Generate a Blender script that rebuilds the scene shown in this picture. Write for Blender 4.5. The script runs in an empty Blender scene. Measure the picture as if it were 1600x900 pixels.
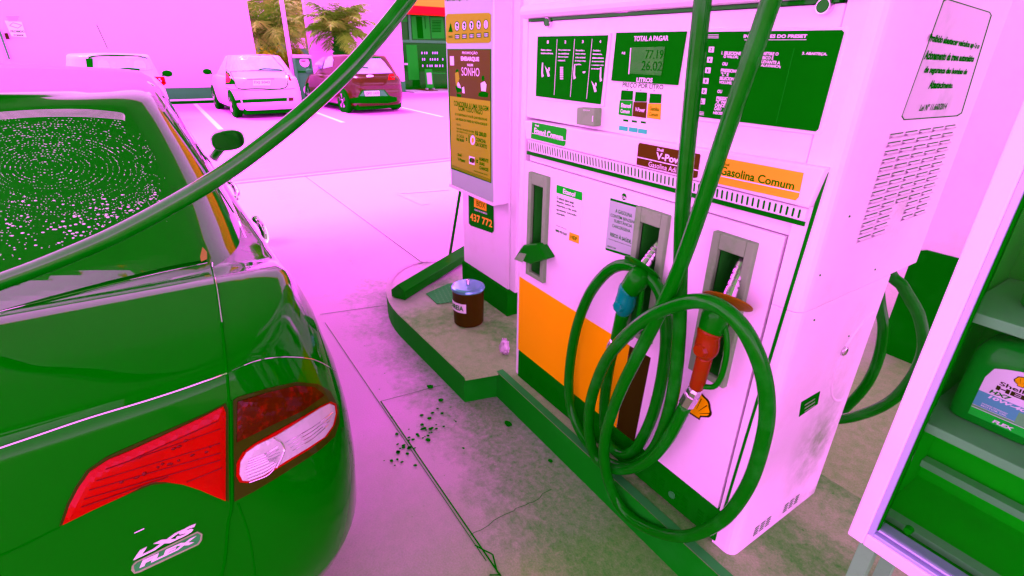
import bpy, bmesh, math, random
from mathutils import Vector, Matrix
from mathutils.bvhtree import BVHTree
from mathutils.geometry import delaunay_2d_cdt
R = math.radians
random.seed(7)
scn = bpy.context.scene
C = scn.collection

# ------------------------------------------------------------------ camera
FPX = 800.93
CAM = Vector((0.536, -1.213, 1.6))
M0 = Vector((0.55209499, 0.8336676, 0.01376453))
M1 = Vector((0.35572042, -0.22058032, -0.90818903))
M2 = Vector((-0.75409158, 0.50630293, -0.41833387))
cd = bpy.data.cameras.new('camera'); cam = bpy.data.objects.new('camera', cd); C.objects.link(cam)
cd.sensor_width = 36; cd.lens = FPX / 1600 * 36; cd.clip_start = 0.02; cd.clip_end = 500
mw = Matrix((M0, -M1, -M2)).transposed().to_4x4(); mw.translation = CAM
cam.matrix_world = mw
scn.camera = cam

# ------------------------------------------------------------------ sky, sun, exposure
SUN_EL, SUN_AZ = R(62), R(200)          # azimuth of the direction TO the sun, from +X towards +Y
w = bpy.data.worlds.new('World'); scn.world = w; w.use_nodes = True
nt = w.node_tree; bg = nt.nodes['Background']
sky = nt.nodes.new('ShaderNodeTexSky'); sky.sky_type = 'NISHITA'; sky.sun_disc = False
sky.sun_elevation = SUN_EL; sky.sun_rotation = math.pi / 2 - SUN_AZ
bw = nt.nodes.new('ShaderNodeRGBToBW'); mx = nt.nodes.new('ShaderNodeMix'); mx.data_type = 'RGBA'; mx.blend_type = 'MULTIPLY'
mx.inputs[0].default_value = 1
nt.links.new(sky.outputs[0], bw.inputs[0]); nt.links.new(bw.outputs[0], mx.inputs[6])
mx.inputs[7].default_value = (1.0, 0.205, 1.0, 1)
nt.links.new(mx.outputs[2], bg.inputs[0]); bg.inputs[1].default_value = 0.15
sd = bpy.data.lights.new('sun', 'SUN'); sd.energy = 1.4; sd.angle = R(14); sd.color = (1.0, 0.10, 1.0)
so = bpy.data.objects.new('sun', sd); C.objects.link(so)
sdir = Vector((math.cos(SUN_EL) * math.cos(SUN_AZ), math.cos(SUN_EL) * math.sin(SUN_AZ), math.sin(SUN_EL)))
so.rotation_euler = (-sdir).to_track_quat('-Z', 'Y').to_euler(); so.location = (0, 0, 20)
vs = scn.view_settings; vs.view_transform = 'Standard'; vs.look = 'None'; vs.gamma = 1; vs.exposure = 3.38
scn.cycles.max_bounces = 10; scn.cycles.diffuse_bounces = 6
scn.cycles.use_denoising = True

# ------------------------------------------------------------------ measuring helpers: a pixel of the 1600 px photo on a known plane
def ray(px, py): return M0 * (px - 800) + M1 * (py - 450) + M2 * FPX
def PY(px, py, y=0.0): r = ray(px, py); return CAM + r * ((y - CAM.y) / r.y)
def PX(px, py, x=0.0): r = ray(px, py); return CAM + r * ((x - CAM.x) / r.x)
def PZ(px, py, z=0.0): r = ray(px, py); return CAM + r * ((z - CAM.z) / r.z)
def PD(px, py, d): return CAM + ray(px, py) * (d / FPX)
def proj(p):
    v = Vector(p) - CAM; return (800 + FPX * v.dot(M0) / v.dot(M2), 450 + FPX * v.dot(M1) / v.dot(M2))

# ------------------------------------------------------------------ materials
def nd(t, k, **kw):
    n = t.nodes.new(k)
    for a, b in kw.items(): setattr(n, a, b)
    return n
def mat(name, col, rough=.5, metal=0, coat=0, spec=.03, dirt=None, dscale=6, damt=.5, bump=0, bscale=60, col2=None, cior=1.5):
    m = bpy.data.materials.new(name); m.use_nodes = True; t = m.node_tree
    p = t.nodes['Principled BSDF']
    p.inputs['Base Color'].default_value = (*col, 1); p.inputs['Roughness'].default_value = rough
    p.inputs['Metallic'].default_value = metal; p.inputs['Coat Weight'].default_value = coat
    p.inputs['Coat Roughness'].default_value = .12 if name == 'hose_rubber' else .03; p.inputs['Coat IOR'].default_value = cior; p.inputs['Specular IOR Level'].default_value = spec
    tc = nd(t, 'ShaderNodeTexCoord')
    n = nd(t, 'ShaderNodeTexNoise'); n.inputs['Scale'].default_value = dscale; n.inputs['Detail'].default_value = 8; n.inputs['Roughness'].default_value = .65
    t.links.new(tc.outputs['Object'], n.inputs['Vector'])
    r = nd(t, 'ShaderNodeValToRGB'); r.color_ramp.elements[0].position = .5 - .0; r.color_ramp.elements[1].position = .78
    t.links.new(n.outputs[0], r.inputs[0])
    c2 = dirt or tuple(c * .8 for c in col)
    mixn = nd(t, 'ShaderNodeMix', data_type='RGBA'); mixn.inputs[6].default_value = (*col, 1); mixn.inputs[7].default_value = (*c2, 1)
    mu = nd(t, 'ShaderNodeMath', operation='MULTIPLY'); mu.inputs[1].default_value = damt
    t.links.new(r.outputs[0], mu.inputs[0]); t.links.new(mu.outputs[0], mixn.inputs[0]); t.links.new(mixn.outputs[2], p.inputs['Base Color'])
    if bump:
        b = nd(t, 'ShaderNodeBump'); b.inputs['Strength'].default_value = bump; b.inputs['Distance'].default_value = .002
        n2 = nd(t, 'ShaderNodeTexNoise'); n2.inputs['Scale'].default_value = bscale; n2.inputs['Detail'].default_value = 5
        t.links.new(tc.outputs['Object'], n2.inputs['Vector']); t.links.new(n2.outputs[0], b.inputs['Height']); t.links.new(b.outputs[0], p.inputs['Normal'])
    return m
K = (.0003, .27, .0003)          # what reads as black in this photograph
W = {}
W['white'] = mat('white_enamel', (.84, .84, .84), .35, dirt=(.6, .62, .45), damt=.25, coat=.15)
W['whitedull'] = mat('white_dull', (.8, .72, .8), .6, dirt=(.6, .6, .5), damt=.3)
W['wall'] = mat('wall_paint', (.9, .5, .9), .8, damt=.12, dscale=1.5)
W['black'] = mat('black_plastic', K, .45, dirt=(.003, .32, .005), damt=.5, spec=.02, coat=.5, cior=1.2)
W['blackmatt'] = mat('black_matt', K, .8, dirt=(.006, .32, .008), damt=.6, spec=.01)
W['panel'] = mat('black_print', (.0003, .27, .0003), .7, spec=.01)
W['paint'] = mat('black_car_paint', (.0002, .255, .0002), .4, coat=1, spec=.0, cior=1.2, damt=.1)
W['glass'] = mat('dark_tinted_glass', (.0003, .26, .0003), .3, coat=1, spec=.0, cior=1.16)
W['rubber'] = mat('hose_rubber', (.0003, .25, .0006), .5, spec=.0, coat=.8, cior=1.24, dirt=(.010, .33, .014), damt=.9, dscale=11, bump=.25, bscale=90)
W['hosefront'] = mat('wet_hose_rubber', (.0003, .25, .001), .5, spec=0, coat=1, cior=1.42, dirt=(.01, .33, .014), damt=.9, dscale=11, bump=.15, bscale=90)
W['yellow'] = mat('yellow_vinyl', (.9, .62, .0), .5, damt=.1)
W['orange'] = mat('orange_vinyl', (.95, .60, .02), .5, damt=.1)
W['amber'] = mat('amber_print', (.30, .52, .003), .5, damt=.3)
W['brownor'] = mat('burnt_orange_print', (.085, .10, .001), .5, damt=.3)
W['dkred'] = mat('dark_red_vinyl', (.03, .035, .001), .5, damt=.3)
W['redsign'] = mat('red_sign', (.075, .05, .001), .5, damt=.3)
W['green'] = mat('green_vinyl', (.006, .62, .01), .5, damt=.2)
W['green2'] = mat('bright_green_vinyl', (.003, .8, .012), .5, damt=.2)
W['cyan'] = mat('blue_label', (.04, .75, .3), .5)
W['ink'] = mat('dark_ink', K, .7, spec=.0)
W['winkt'] = mat('white_ink', (.85, .85, .85), .7, spec=.1)
W['grey'] = mat('grey_plastic', (.20, .48, .17), .55, dirt=(.09, .42, .06), damt=.8, dscale=14)
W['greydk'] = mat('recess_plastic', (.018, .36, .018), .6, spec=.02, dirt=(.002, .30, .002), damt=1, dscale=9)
W['lilac'] = mat('pale_sticker', (.36, .62, .42), .5, damt=.3)
W['metal'] = mat('polished_steel', (.8, .7, .8), .18, metal=1, damt=.2)
W['alu'] = mat('brushed_aluminium', (.45, .6, .75), .35, metal=.3, damt=.3)
W['chrome'] = mat('chrome', (.9, .8, .9), .06, metal=1)
W['redplast'] = mat('red_plastic', (.21, .035, .001), .35, coat=.2, dirt=(.1, .1, .003), damt=.6, dscale=20)
W['orplast'] = mat('orange_plastic', (.25, .14, .003), .4, damt=.5)
W['blueplast'] = mat('blue_plastic', (.001, .33, .15), .35, coat=.3, dirt=(.003, .35, .05), damt=.7, dscale=20)
W['redpaint'] = mat('red_drum_paint', (.045, .035, .001), .4, damt=.4, coat=.1)
W['lid'] = mat('drum_lid_steel', (.18, .55, .62), .2, metal=.7, damt=.2)
W['kerbgrey'] = mat('kerb_edge_steel', (.035, .42, .06), .5, metal=.2, dirt=(.02, .38, .04), damt=.8, dscale=9)
W['kerbblk'] = mat('kerb_black_paint', (.002, .36, .004), .6, dirt=(.015, .45, .025), damt=.4, dscale=5)
W['lampred'] = mat('red_lamp_lens', (.38, .002, .0005), .15, spec=0, coat=.5, cior=1.25, damt=.5, dirt=(.2, .003, .001), dscale=30)
W['lampdk'] = mat('dark_lamp_trim', (.03, .06, .001), .3, coat=.15)
W['lampclear'] = mat('clear_lamp_lens', (.55, .6, .55), .12, coat=1, dirt=(.25, .5, .25), damt=.5, dscale=25)
W['carwhite'] = mat('white_car_paint', (.85, .50, .85), .3, coat=.2, damt=.05)
W['carred'] = mat('red_car_paint', (.045, .045, .001), .3, coat=.6, damt=.1)
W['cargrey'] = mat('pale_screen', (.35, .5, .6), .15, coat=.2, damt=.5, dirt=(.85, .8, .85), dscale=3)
W['tyre'] = mat('tyre_rubber', K, .8, spec=.02)
W['bluegrey'] = mat('blue_grey_paint', (.035, .42, .07), .6)
W['leaf'] = mat('palm_leaf', (.15, .60, .022), .5, dirt=(.02, .32, .004), damt=.9, dscale=5)
W['leaf2'] = mat('yellow_green_leaf', (.20, .52, .003), .5, dirt=(.012, .28, .002), damt=.9, dscale=3)
W['bark'] = mat('palm_bark', (.004, .26, .002), .9, dirt=(.03, .28, .008), damt=.6, dscale=6)
W['bounce_soffit'] = mat('green_bounce_soffit', (.10, .92, .08), .8)  # invented green for the unseen roof underside, to bounce fill light
W['oilgreen'] = mat('label_green', (.01, .8, .03), .4)
W['oilblue'] = mat('label_blue', (.1, .5, .45), .4)
W['bottle'] = mat('grey_bottle_plastic', (.0004, .40, .006), .35, coat=.5, spec=.02, cior=1.3)
W['shelfgrey'] = mat('shelf_grey', (.15, .60, .17), .55, damt=.4, dscale=40)
W['inner'] = mat('cabinet_interior', (.001, .80, .002), .8, spec=.03)
W['drop'] = mat('soap_drop', (.85, .8, .85), .2, coat=1)
W['leafdry'] = mat('dry_leaf', (.45, .3, .05), .6)
W['clearglass'] = None
def grimy_side():
    m = mat('grimy_white_enamel', (.84, .84, .84), .35, dirt=(.6, .62, .45), damt=.25); t = m.node_tree; L = t.links.new; p = t.nodes['Principled BSDF']
    src = p.inputs['Base Color'].links[0].from_socket; tc = nd(t, 'ShaderNodeTexCoord'); acc = None
    n = nd(t, 'ShaderNodeTexNoise'); n.inputs['Scale'].default_value = 7; n.inputs['Detail'].default_value = 9; n.inputs['Roughness'].default_value = .7; L(tc.outputs['Object'], n.inputs['Vector'])
    for c_, sc_, a_ in (((.6, .12, .30), (3, 5.0, 3.2), 1.15), ((.6, .20, .02), (3, 3.5, 6), .8), ((.6, .13, 1.08), (3, 7, 5), .6), ((.6, .10, .55), (3, 9, 3), .5)):
        mp = nd(t, 'ShaderNodeVectorMath', operation='SUBTRACT'); L(tc.outputs['Object'], mp.inputs[0]); mp.inputs[1].default_value = c_
        m2 = nd(t, 'ShaderNodeVectorMath', operation='MULTIPLY'); L(mp.outputs[0], m2.inputs[0]); m2.inputs[1].default_value = sc_
        ln = nd(t, 'ShaderNodeVectorMath', operation='LENGTH'); L(m2.outputs[0], ln.inputs[0])
        s1 = nd(t, 'ShaderNodeMath', operation='SUBTRACT'); s1.use_clamp = True; s1.inputs[0].default_value = 1; L(ln.outputs['Value'], s1.inputs[1])
        s2 = nd(t, 'ShaderNodeMath', operation='MULTIPLY'); L(s1.outputs[0], s2.inputs[0]); s2.inputs[1].default_value = a_
        if acc is None: acc = s2.outputs[0]
        else:
            mm = nd(t, 'ShaderNodeMath', operation='MAXIMUM'); L(acc, mm.inputs[0]); L(s2.outputs[0], mm.inputs[1]); acc = mm.outputs[0]
    k = nd(t, 'ShaderNodeMapRange'); L(n.outputs[0], k.inputs[0]); k.inputs[1].default_value = .35; k.inputs[2].default_value = .62
    f = nd(t, 'ShaderNodeMath', operation='MULTIPLY'); f.use_clamp = True; L(acc, f.inputs[0]); L(k.outputs[0], f.inputs[1])
    mx_ = nd(t, 'ShaderNodeMix', data_type='RGBA'); L(f.outputs[0], mx_.inputs[0]); L(src, mx_.inputs[6]); mx_.inputs[7].default_value = (.28, .52, .24, 1); L(mx_.outputs[2], p.inputs['Base Color'])
    return m
W['whiteside'] = grimy_side()
def glass_pane():
    m = bpy.data.materials.new('door_glass'); m.use_nodes = True; t = m.node_tree
    for n in list(t.nodes): t.nodes.remove(n)
    o = nd(t, 'ShaderNodeOutputMaterial'); tr = nd(t, 'ShaderNodeBsdfTransparent'); tr.inputs[0].default_value = (.85, .95, .88, 1)
    g = nd(t, 'ShaderNodeBsdfGlossy'); g.inputs['Roughness'].default_value = .03; mxs = nd(t, 'ShaderNodeMixShader'); f = nd(t, 'ShaderNodeFresnel'); f.inputs[0].default_value = 1.14
    t.links.new(f.outputs[0], mxs.inputs[0]); t.links.new(tr.outputs[0], mxs.inputs[1]); t.links.new(g.outputs[0], mxs.inputs[2]); t.links.new(mxs.outputs[0], o.inputs[0])
    return m
W['clearglass'] = glass_pane()

def concrete(name, stain, f0=-1.45, f1=-.35, fmax=1.0):
    """concrete with grime: stain = list of (axis 0 x / 1 y, centre, half width) bands where dirt collects along the kerbs"""
    m = bpy.data.materials.new(name); m.use_nodes = True; t = m.node_tree; L = t.links.new
    p = t.nodes['Principled BSDF']; p.inputs['Roughness'].default_value = .85; p.inputs['Specular IOR Level'].default_value = .25
    tc = nd(t, 'ShaderNodeTexCoord'); sep = nd(t, 'ShaderNodeSeparateXYZ'); L(tc.outputs['Object'], sep.inputs[0])
    def noise(s, d=8, r=.65):
        n = nd(t, 'ShaderNodeTexNoise'); n.inputs['Scale'].default_value = s; n.inputs['Detail'].default_value = d; n.inputs['Roughness'].default_value = r
        L(tc.outputs['Object'], n.inputs['Vector']); return n.outputs[0]
    def math_(op, a, b=None, c=None, clamp=False):
        n = nd(t, 'ShaderNodeMath', operation=op); n.use_clamp = clamp
        for i, v in enumerate((a, b, c)):
            if v is None: continue
            if isinstance(v, (int, float)): n.inputs[i].default_value = v
            else: L(v, n.inputs[i])
        return n.outputs[0]
    def mixc(f, a, b):
        n = nd(t, 'ShaderNodeMix', data_type='RGBA')
        if isinstance(f, (int, float)): n.inputs[0].default_value = f
        else: L(f, n.inputs[0])
        for i, v in ((6, a), (7, b)):
            if isinstance(v, tuple): n.inputs[i].default_value = (*v, 1)
            else: L(v, n.inputs[i])
        return n.outputs[2]
    fine = noise(160, 4); mid = noise(22, 8, .7); big = noise(1.6, 6)
    base = mixc(math_('MULTIPLY', math_('SUBTRACT', fine, .35, clamp=True), 1.3, clamp=True), (.90, .44, .88), (.68, .44, .60))
    base = mixc(math_('MULTIPLY', math_('SUBTRACT', big, .5, clamp=True), 1.6, clamp=True), base, (.72, .43, .66))
    dirt = None
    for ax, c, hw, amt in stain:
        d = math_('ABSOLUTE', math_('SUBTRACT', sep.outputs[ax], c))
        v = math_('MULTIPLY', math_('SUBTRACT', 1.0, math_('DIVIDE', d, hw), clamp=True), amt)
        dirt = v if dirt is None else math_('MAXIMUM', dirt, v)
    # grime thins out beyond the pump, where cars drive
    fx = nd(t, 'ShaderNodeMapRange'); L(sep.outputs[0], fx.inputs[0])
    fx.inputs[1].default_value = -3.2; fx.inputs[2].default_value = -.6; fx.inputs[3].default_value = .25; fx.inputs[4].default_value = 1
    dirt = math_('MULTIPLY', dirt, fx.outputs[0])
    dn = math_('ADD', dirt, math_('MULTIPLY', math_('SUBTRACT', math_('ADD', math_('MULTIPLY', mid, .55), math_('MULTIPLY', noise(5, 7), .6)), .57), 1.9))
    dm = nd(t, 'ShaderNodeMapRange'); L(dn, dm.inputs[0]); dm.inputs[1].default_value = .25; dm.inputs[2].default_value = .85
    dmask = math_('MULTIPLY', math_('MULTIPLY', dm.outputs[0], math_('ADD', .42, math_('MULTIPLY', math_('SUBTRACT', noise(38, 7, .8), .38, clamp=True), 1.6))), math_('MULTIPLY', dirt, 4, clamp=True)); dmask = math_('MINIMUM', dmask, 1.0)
    # canopy shade painted in as a brown-green film near the pump
    shade_film = nd(t, 'ShaderNodeMapRange'); L(math_('ADD', sep.outputs[0], math_('MULTIPLY', big, .8)), shade_film.inputs[0])
    shade_film.inputs[1].default_value = f0 + .4; shade_film.inputs[2].default_value = f1 + .4; shade_film.inputs[3].default_value = 0; shade_film.inputs[4].default_value = fmax
    far_counter_shade = mixc(math_('LESS_THAN', sep.outputs[0], -7.12), (1.0, 1.0, 1.0), (1.0, .72, 1.0)); nm_ = nd(t, 'ShaderNodeMix', data_type='RGBA', blend_type='MULTIPLY'); nm_.inputs[0].default_value = 1; L(base, nm_.inputs[6]); L(far_counter_shade, nm_.inputs[7]); base = nm_.outputs[2]  # less green beyond the drain, painted in to offset the brighter open light
    col = mixc(shade_film.outputs[0], base, mixc(math_('MULTIPLY', math_('SUBTRACT', math_('ADD', math_('MULTIPLY', fine, .55), math_('MULTIPLY', mid, .55)), .30), 2.2, clamp=True), (.40, .57, .25), (.11, .49, .045)))
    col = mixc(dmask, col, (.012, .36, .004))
    spots = nd(t, 'ShaderNodeTexVoronoi'); spots.inputs['Scale'].default_value = 16; L(tc.outputs['Object'], spots.inputs['Vector'])
    sp = math_('MULTIPLY', math_('LESS_THAN', spots.outputs['Distance'], .07), math_('GREATER_THAN', mid, .56))
    col = mixc(math_('MULTIPLY', sp, .8), col, (.03, .38, .01))
    col = mixc(0, col, col)
    L(col, p.inputs['Base Color'])
    b = nd(t, 'ShaderNodeBump'); b.inputs['Strength'].default_value = .5; b.inputs['Distance'].default_value = .003
    L(math_('ADD', fine, mid), b.inputs['Height']); L(b.outputs[0], p.inputs['Normal'])
    return m
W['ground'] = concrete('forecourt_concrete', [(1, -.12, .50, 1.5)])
W['islandtop'] = concrete('island_concrete', [(1, 0.0, .22, 1.0), (0, -1.45, .3, .8), (1, .40, .25, .9), (0, .25, .35, 1.1)], -2.2, -1.45, .95)  # ramp here gives the brown staining beside the pump

# ------------------------------------------------------------------ mesh helpers
def tag(o, label=None, cat=None, group=None, kind=None):
    if label: o['label'] = label
    if cat: o['category'] = cat
    if group: o['group'] = group
    if kind: o['kind'] = kind
    return o
def empty(name, loc, label, cat, group=None, rz=0):
    o = bpy.data.objects.new(name, None); C.objects.link(o); o.location = loc; o.rotation_euler.z = rz
    o.empty_display_size = .1
    return tag(o, label, cat, group)
def obj(name, bm, m, parent=None, smooth=False, bevel=0, label=None):
    me = bpy.data.meshes.new(name)
    if parent is not None:                    # geometry is given in world space; the part is stored relative to its thing
        bpy.context.view_layer.update()
        bm.transform(parent.matrix_world.inverted())
    bmesh.ops.recalc_face_normals(bm, faces=bm.faces[:])
    bm.to_mesh(me); bm.free()
    ms = m if isinstance(m, (list, tuple)) else [m]
    for x in ms: me.materials.append(W[x] if isinstance(x, str) else x)
    o = bpy.data.objects.new(name, me); C.objects.link(o)
    if parent is not None: o.parent = parent
    if smooth:
        for f in me.polygons: f.use_smooth = True
    if bevel:
        b = o.modifiers.new('bevel', 'BEVEL'); b.width = bevel; b.segments = 2; b.limit_method = 'ANGLE'; b.angle_limit = R(40)
    if label: o['label'] = label
    return o
def B(): return bmesh.new()
def box(bm, x0, x1, y0, y1, z0, z1, mi=0):
    v = [bm.verts.new((x, y, z)) for z in (z0, z1) for y in (y0, y1) for x in (x0, x1)]
    for f in ((0, 2, 3, 1), (4, 5, 7, 6), (0, 1, 5, 4), (2, 6, 7, 3), (0, 4, 6, 2), (1, 3, 7, 5)):
        bm.faces.new([v[i] for i in f]).material_index = mi
    return bm
def prism(bm, pts, d, mi=0):
    """closed solid from a 3D polygon pushed along the vector d"""
    d = Vector(d); a = [bm.verts.new(p) for p in pts]; b = [bm.verts.new(Vector(p) + d) for p in pts]
    n = len(a); fs = [bm.faces.new(a), bm.faces.new(b[::-1])]
    for i in range(n): fs.append(bm.faces.new((a[i], b[i], b[(i + 1) % n], a[(i + 1) % n])))
    for f in fs: f.material_index = mi
    return bm
def frames(pts):
    out = []; n = len(pts); t0 = None; nrm = None
    for i in range(n):
        t = (pts[min(i + 1, n - 1)] - pts[max(i - 1, 0)]).normalized()
        if nrm is None:
            a = Vector((0, 0, 1)) if abs(t.z) < .9 else Vector((1, 0, 0)); nrm = t.cross(a).normalized()
        else:
            nrm = (nrm - t * nrm.dot(t)).normalized()
        out.append((pts[i], t, nrm, t.cross(nrm)))
    return out
def smooth_path(pts, n=8):
    pts = [Vector(p) for p in pts]; P = [pts[0] * 2 - pts[1]] + pts + [pts[-1] * 2 - pts[-2]]; out = []
    for i in range(1, len(P) - 2):
        a, b, c, d = P[i - 1:i + 3]
        for k in range(n):
            t = k / n; out.append(.5 * ((2 * b) + (c - a) * t + (2 * a - 5 * b + 4 * c - d) * t * t + (3 * b - a - 3 * c + d) * t ** 3))
    out.append(pts[-1]); return out
def tube(bm, pts, r, seg=14, cap=True, mi=0):
    """r: number or list of radii per point"""
    rings = []; pts = [Vector(p) for p in pts]
    for i, (p, t, a, b) in enumerate(frames(pts)):
        rr = r[i] if isinstance(r, (list, tuple)) else r
        rings.append([bm.verts.new(p + (a * math.cos(2 * math.pi * k / seg) + b * math.sin(2 * math.pi * k / seg)) * rr) for k in range(seg)])
    for i in range(len(rings) - 1):
        for k in range(seg):
            bm.faces.new((rings[i][k], rings[i][(k + 1) % seg], rings[i + 1][(k + 1) % seg], rings[i + 1][k])).material_index = mi
    if cap:
        bm.faces.new(rings[0][::-1]).material_index = mi; bm.faces.new(rings[-1]).material_index = mi
    return bm
def axial(bm, a, b, prof, seg=24, mi=0):
    """lathe along a->b: prof = [(t along, radius)]"""
    a, b = Vector(a), Vector(b)
    rs = [max(r, 1e-4) for t, r in prof]; ps = [a.lerp(b, t) for t, r in prof]
    t = (b - a).normalized(); x = t.cross(Vector((0, 0, 1)) if abs(t.z) < .9 else Vector((1, 0, 0))).normalized(); y = t.cross(x); rings = []
    for p, r in zip(ps, rs): rings.append([bm.verts.new(p + (x * math.cos(2 * math.pi * k / seg) + y * math.sin(2 * math.pi * k / seg)) * r) for k in range(seg)])
    for i in range(len(rings) - 1):
        for k in range(seg): bm.faces.new((rings[i][k], rings[i][(k + 1) % seg], rings[i + 1][(k + 1) % seg], rings[i + 1][k])).material_index = mi
    bm.faces.new(rings[0][::-1]).material_index = mi; bm.faces.new(rings[-1]).material_index = mi
    return bm
def ellipsoid(bm, c, ax, r, mi=0, seg=12):
    """c centre, ax = 3 axis vectors, r = 3 radii"""
    ret = bmesh.ops.create_uvsphere(bm, u_segments=seg, v_segments=seg // 2 + 2, radius=1)
    for v in ret['verts']:
        p = v.co.copy(); v.co = Vector(c) + ax[0] * p.x * r[0] + ax[1] * p.y * r[1] + ax[2] * p.z * r[2]
    for f in {f for v in ret['verts'] for f in v.link_faces}: f.material_index = mi
    return bm

_tcache = {}
def text_verts(s, bold=0, shear=0):
    k = (s, bold, shear)
    if k not in _tcache:
        cu = bpy.data.curves.new('lettering', 'FONT'); cu.body = s; cu.size = 1; cu.offset = bold; cu.shear = shear; cu.resolution_u = 3
        o = bpy.data.objects.new('lettering', cu); C.objects.link(o)
        bpy.context.view_layer.update(); dg = bpy.context.evaluated_depsgraph_get()
        me = bpy.data.meshes.new_from_object(o.evaluated_get(dg))
        _tcache[k] = ([v.co.copy() for v in me.vertices], [tuple(p.vertices) for p in me.polygons])
        bpy.data.objects.remove(o); bpy.data.curves.remove(cu); bpy.data.meshes.remove(me)
    return _tcache[k]
def text(bm, s, quad, mi=0, bold=0.012, shear=0):
    """lay the word(s) in the quad TL,TR,BR,BL (3D points)"""
    vs_, fs = text_verts(s, bold, shear)
    if not vs_: return
    x0 = min(v.x for v in vs_); x1 = max(v.x for v in vs_); y0 = min(v.y for v in vs_); y1 = max(v.y for v in vs_)
    TL, TR, BR, BL = [Vector(q) for q in quad]; nv = []
    for v in vs_:
        a = (v.x - x0) / max(x1 - x0, 1e-6); b = (v.y - y0) / max(y1 - y0, 1e-6)
        nv.append(bm.verts.new(BL.lerp(BR, a).lerp(TL.lerp(TR, a), b)))
    for f in fs:
        try: bm.faces.new([nv[i] for i in f]).material_index = mi
        except ValueError: pass
def down(x, y, h):                      # a pixel step of h along the plumb direction of the photo
    return (x + (773.6 - x) / (2188.8 - y) * h, y + h)
def Q(fn, x0, y0, x1, y1, h0, h1=None, *a):
    h1 = h0 if h1 is None else h1
    return [fn(x0, y0, *a), fn(x1, y1, *a), fn(*down(x1, y1, h1), *a), fn(*down(x0, y0, h0), *a)]
def poly(bm, pts, mi=0):
    bm.faces.new([bm.verts.new(p) for p in pts]).material_index = mi

# ------------------------------------------------------------------ ground and island
g = B()
def sheet(bm, x0, x1, y0, y1, z): poly(bm, [(x0, y0, z), (x1, y0, z), (x1, y1, z), (x0, y1, z)])
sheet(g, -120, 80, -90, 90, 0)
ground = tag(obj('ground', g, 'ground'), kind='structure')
j = B()
def strip(bm, a, b, wd, z):
    a = Vector(a); b = Vector(b); d = (b - a).normalized(); n = Vector((-d.y, d.x, 0)) * wd / 2
    poly(bm, [Vector((p.x, p.y, z)) for p in (a - n, b - n, b + n, a + n)])
strip(j, PZ(595, 628), (8, PZ(780, 900).y, 0), .006, .004)
strip(j, PZ(595, 628), PZ(688, 603), .003, .004)
strip(j, PZ(500, 492), PZ(600, 478), .005, .004); strip(j, PZ(476, 275), PZ(665, 415), .008, .004); strip(j, PZ(508, 505), PZ(760, 878), .003, .004)
for o_ in (-.06, .0, .12, .17):
    strip(j, (-7.0 + o_, -8, 0), (-7.15 + o_, 9, 0), .015, .004)
obj('joint_lines', j, 'ink', ground)
# hairline crack and a broken patch at the joint
cr = B(); a = PZ(735, 838); b = PZ(860, 768); prev = a
for k in range(1, 15):
    q = a.lerp(b, k / 14) + Vector((random.uniform(-.008, .008), random.uniform(-.012, .012), 0)); strip(cr, prev, q, .0025, .005); prev = q
for ring_ in ([(742, 853), (770, 868), (782, 900), (765, 900)],):
    q = [PZ(x, y) for x, y in ring_]; prev = q[0]
    for p_ in q[1:]:
        for k in range(1, 6):
            r_ = prev.lerp(p_, .5) + Vector((random.uniform(-.004, .004),) * 2 + (0,)); strip(cr, prev, r_, .006, .005); prev = r_
        strip(cr, prev, p_, .006, .005); prev = p_
obj('crack', cr, 'ink', ground)
sp = B()
for k in range(46):
    t = random.random(); x = 692 - 80 * t + random.gauss(0, 11); y = 648 + 70 * t + random.gauss(0, 9)
    c_ = PZ(x, y, .005); rr = random.uniform(.003, .011); el = random.uniform(.7, 1.3)
    poly(sp, [c_ + Vector((math.cos(q) * rr * el * random.uniform(.85, 1.15), math.sin(q) * rr * random.uniform(.85, 1.15), 0)) for q in [i * math.pi / 5 for i in range(10)]])
for x, y, r_ in ((672, 604, .02), (689, 625, .015), (794, 662, .022), (860, 720, .012), (620, 678, .01), (724, 700, .007), (612, 652, .006)):
    c_ = PZ(x, y, .005); poly(sp, [c_ + Vector((math.cos(q) * r_ * random.uniform(.8, 1.2), math.sin(q) * r_ * .8 * random.uniform(.8, 1.2), 0)) for q in [i * math.pi / 6 for i in range(12)]])
obj('oil_spots', sp, 'blackmatt', ground)
pk = B()
for x_, y_ in ((-12.9, -18.9), ):
    for yy in (-7.8, -5.2, -2.6, -.1, 2.52, 5.16):
        strip(pk, (-12.4, yy, 0), (-18.9, yy, 0), .11, .004)
tag(obj('parking_lines', pk, 'winkt'), kind='structure')
zl = B()
strip(zl, PZ(622, 302), PZ(700, 296), .10, .004); strip(zl, PZ(626, 303), PZ(665, 320), .10, .004); strip(zl, (-6.2, 2.6, 0), (-6.4, 9, 0), .1, .004)
tag(obj('lane_marking', zl, 'lane' if 0 else mat('worn_road_paint', (.9, .48, .9), .8)), kind='structure')

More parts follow.
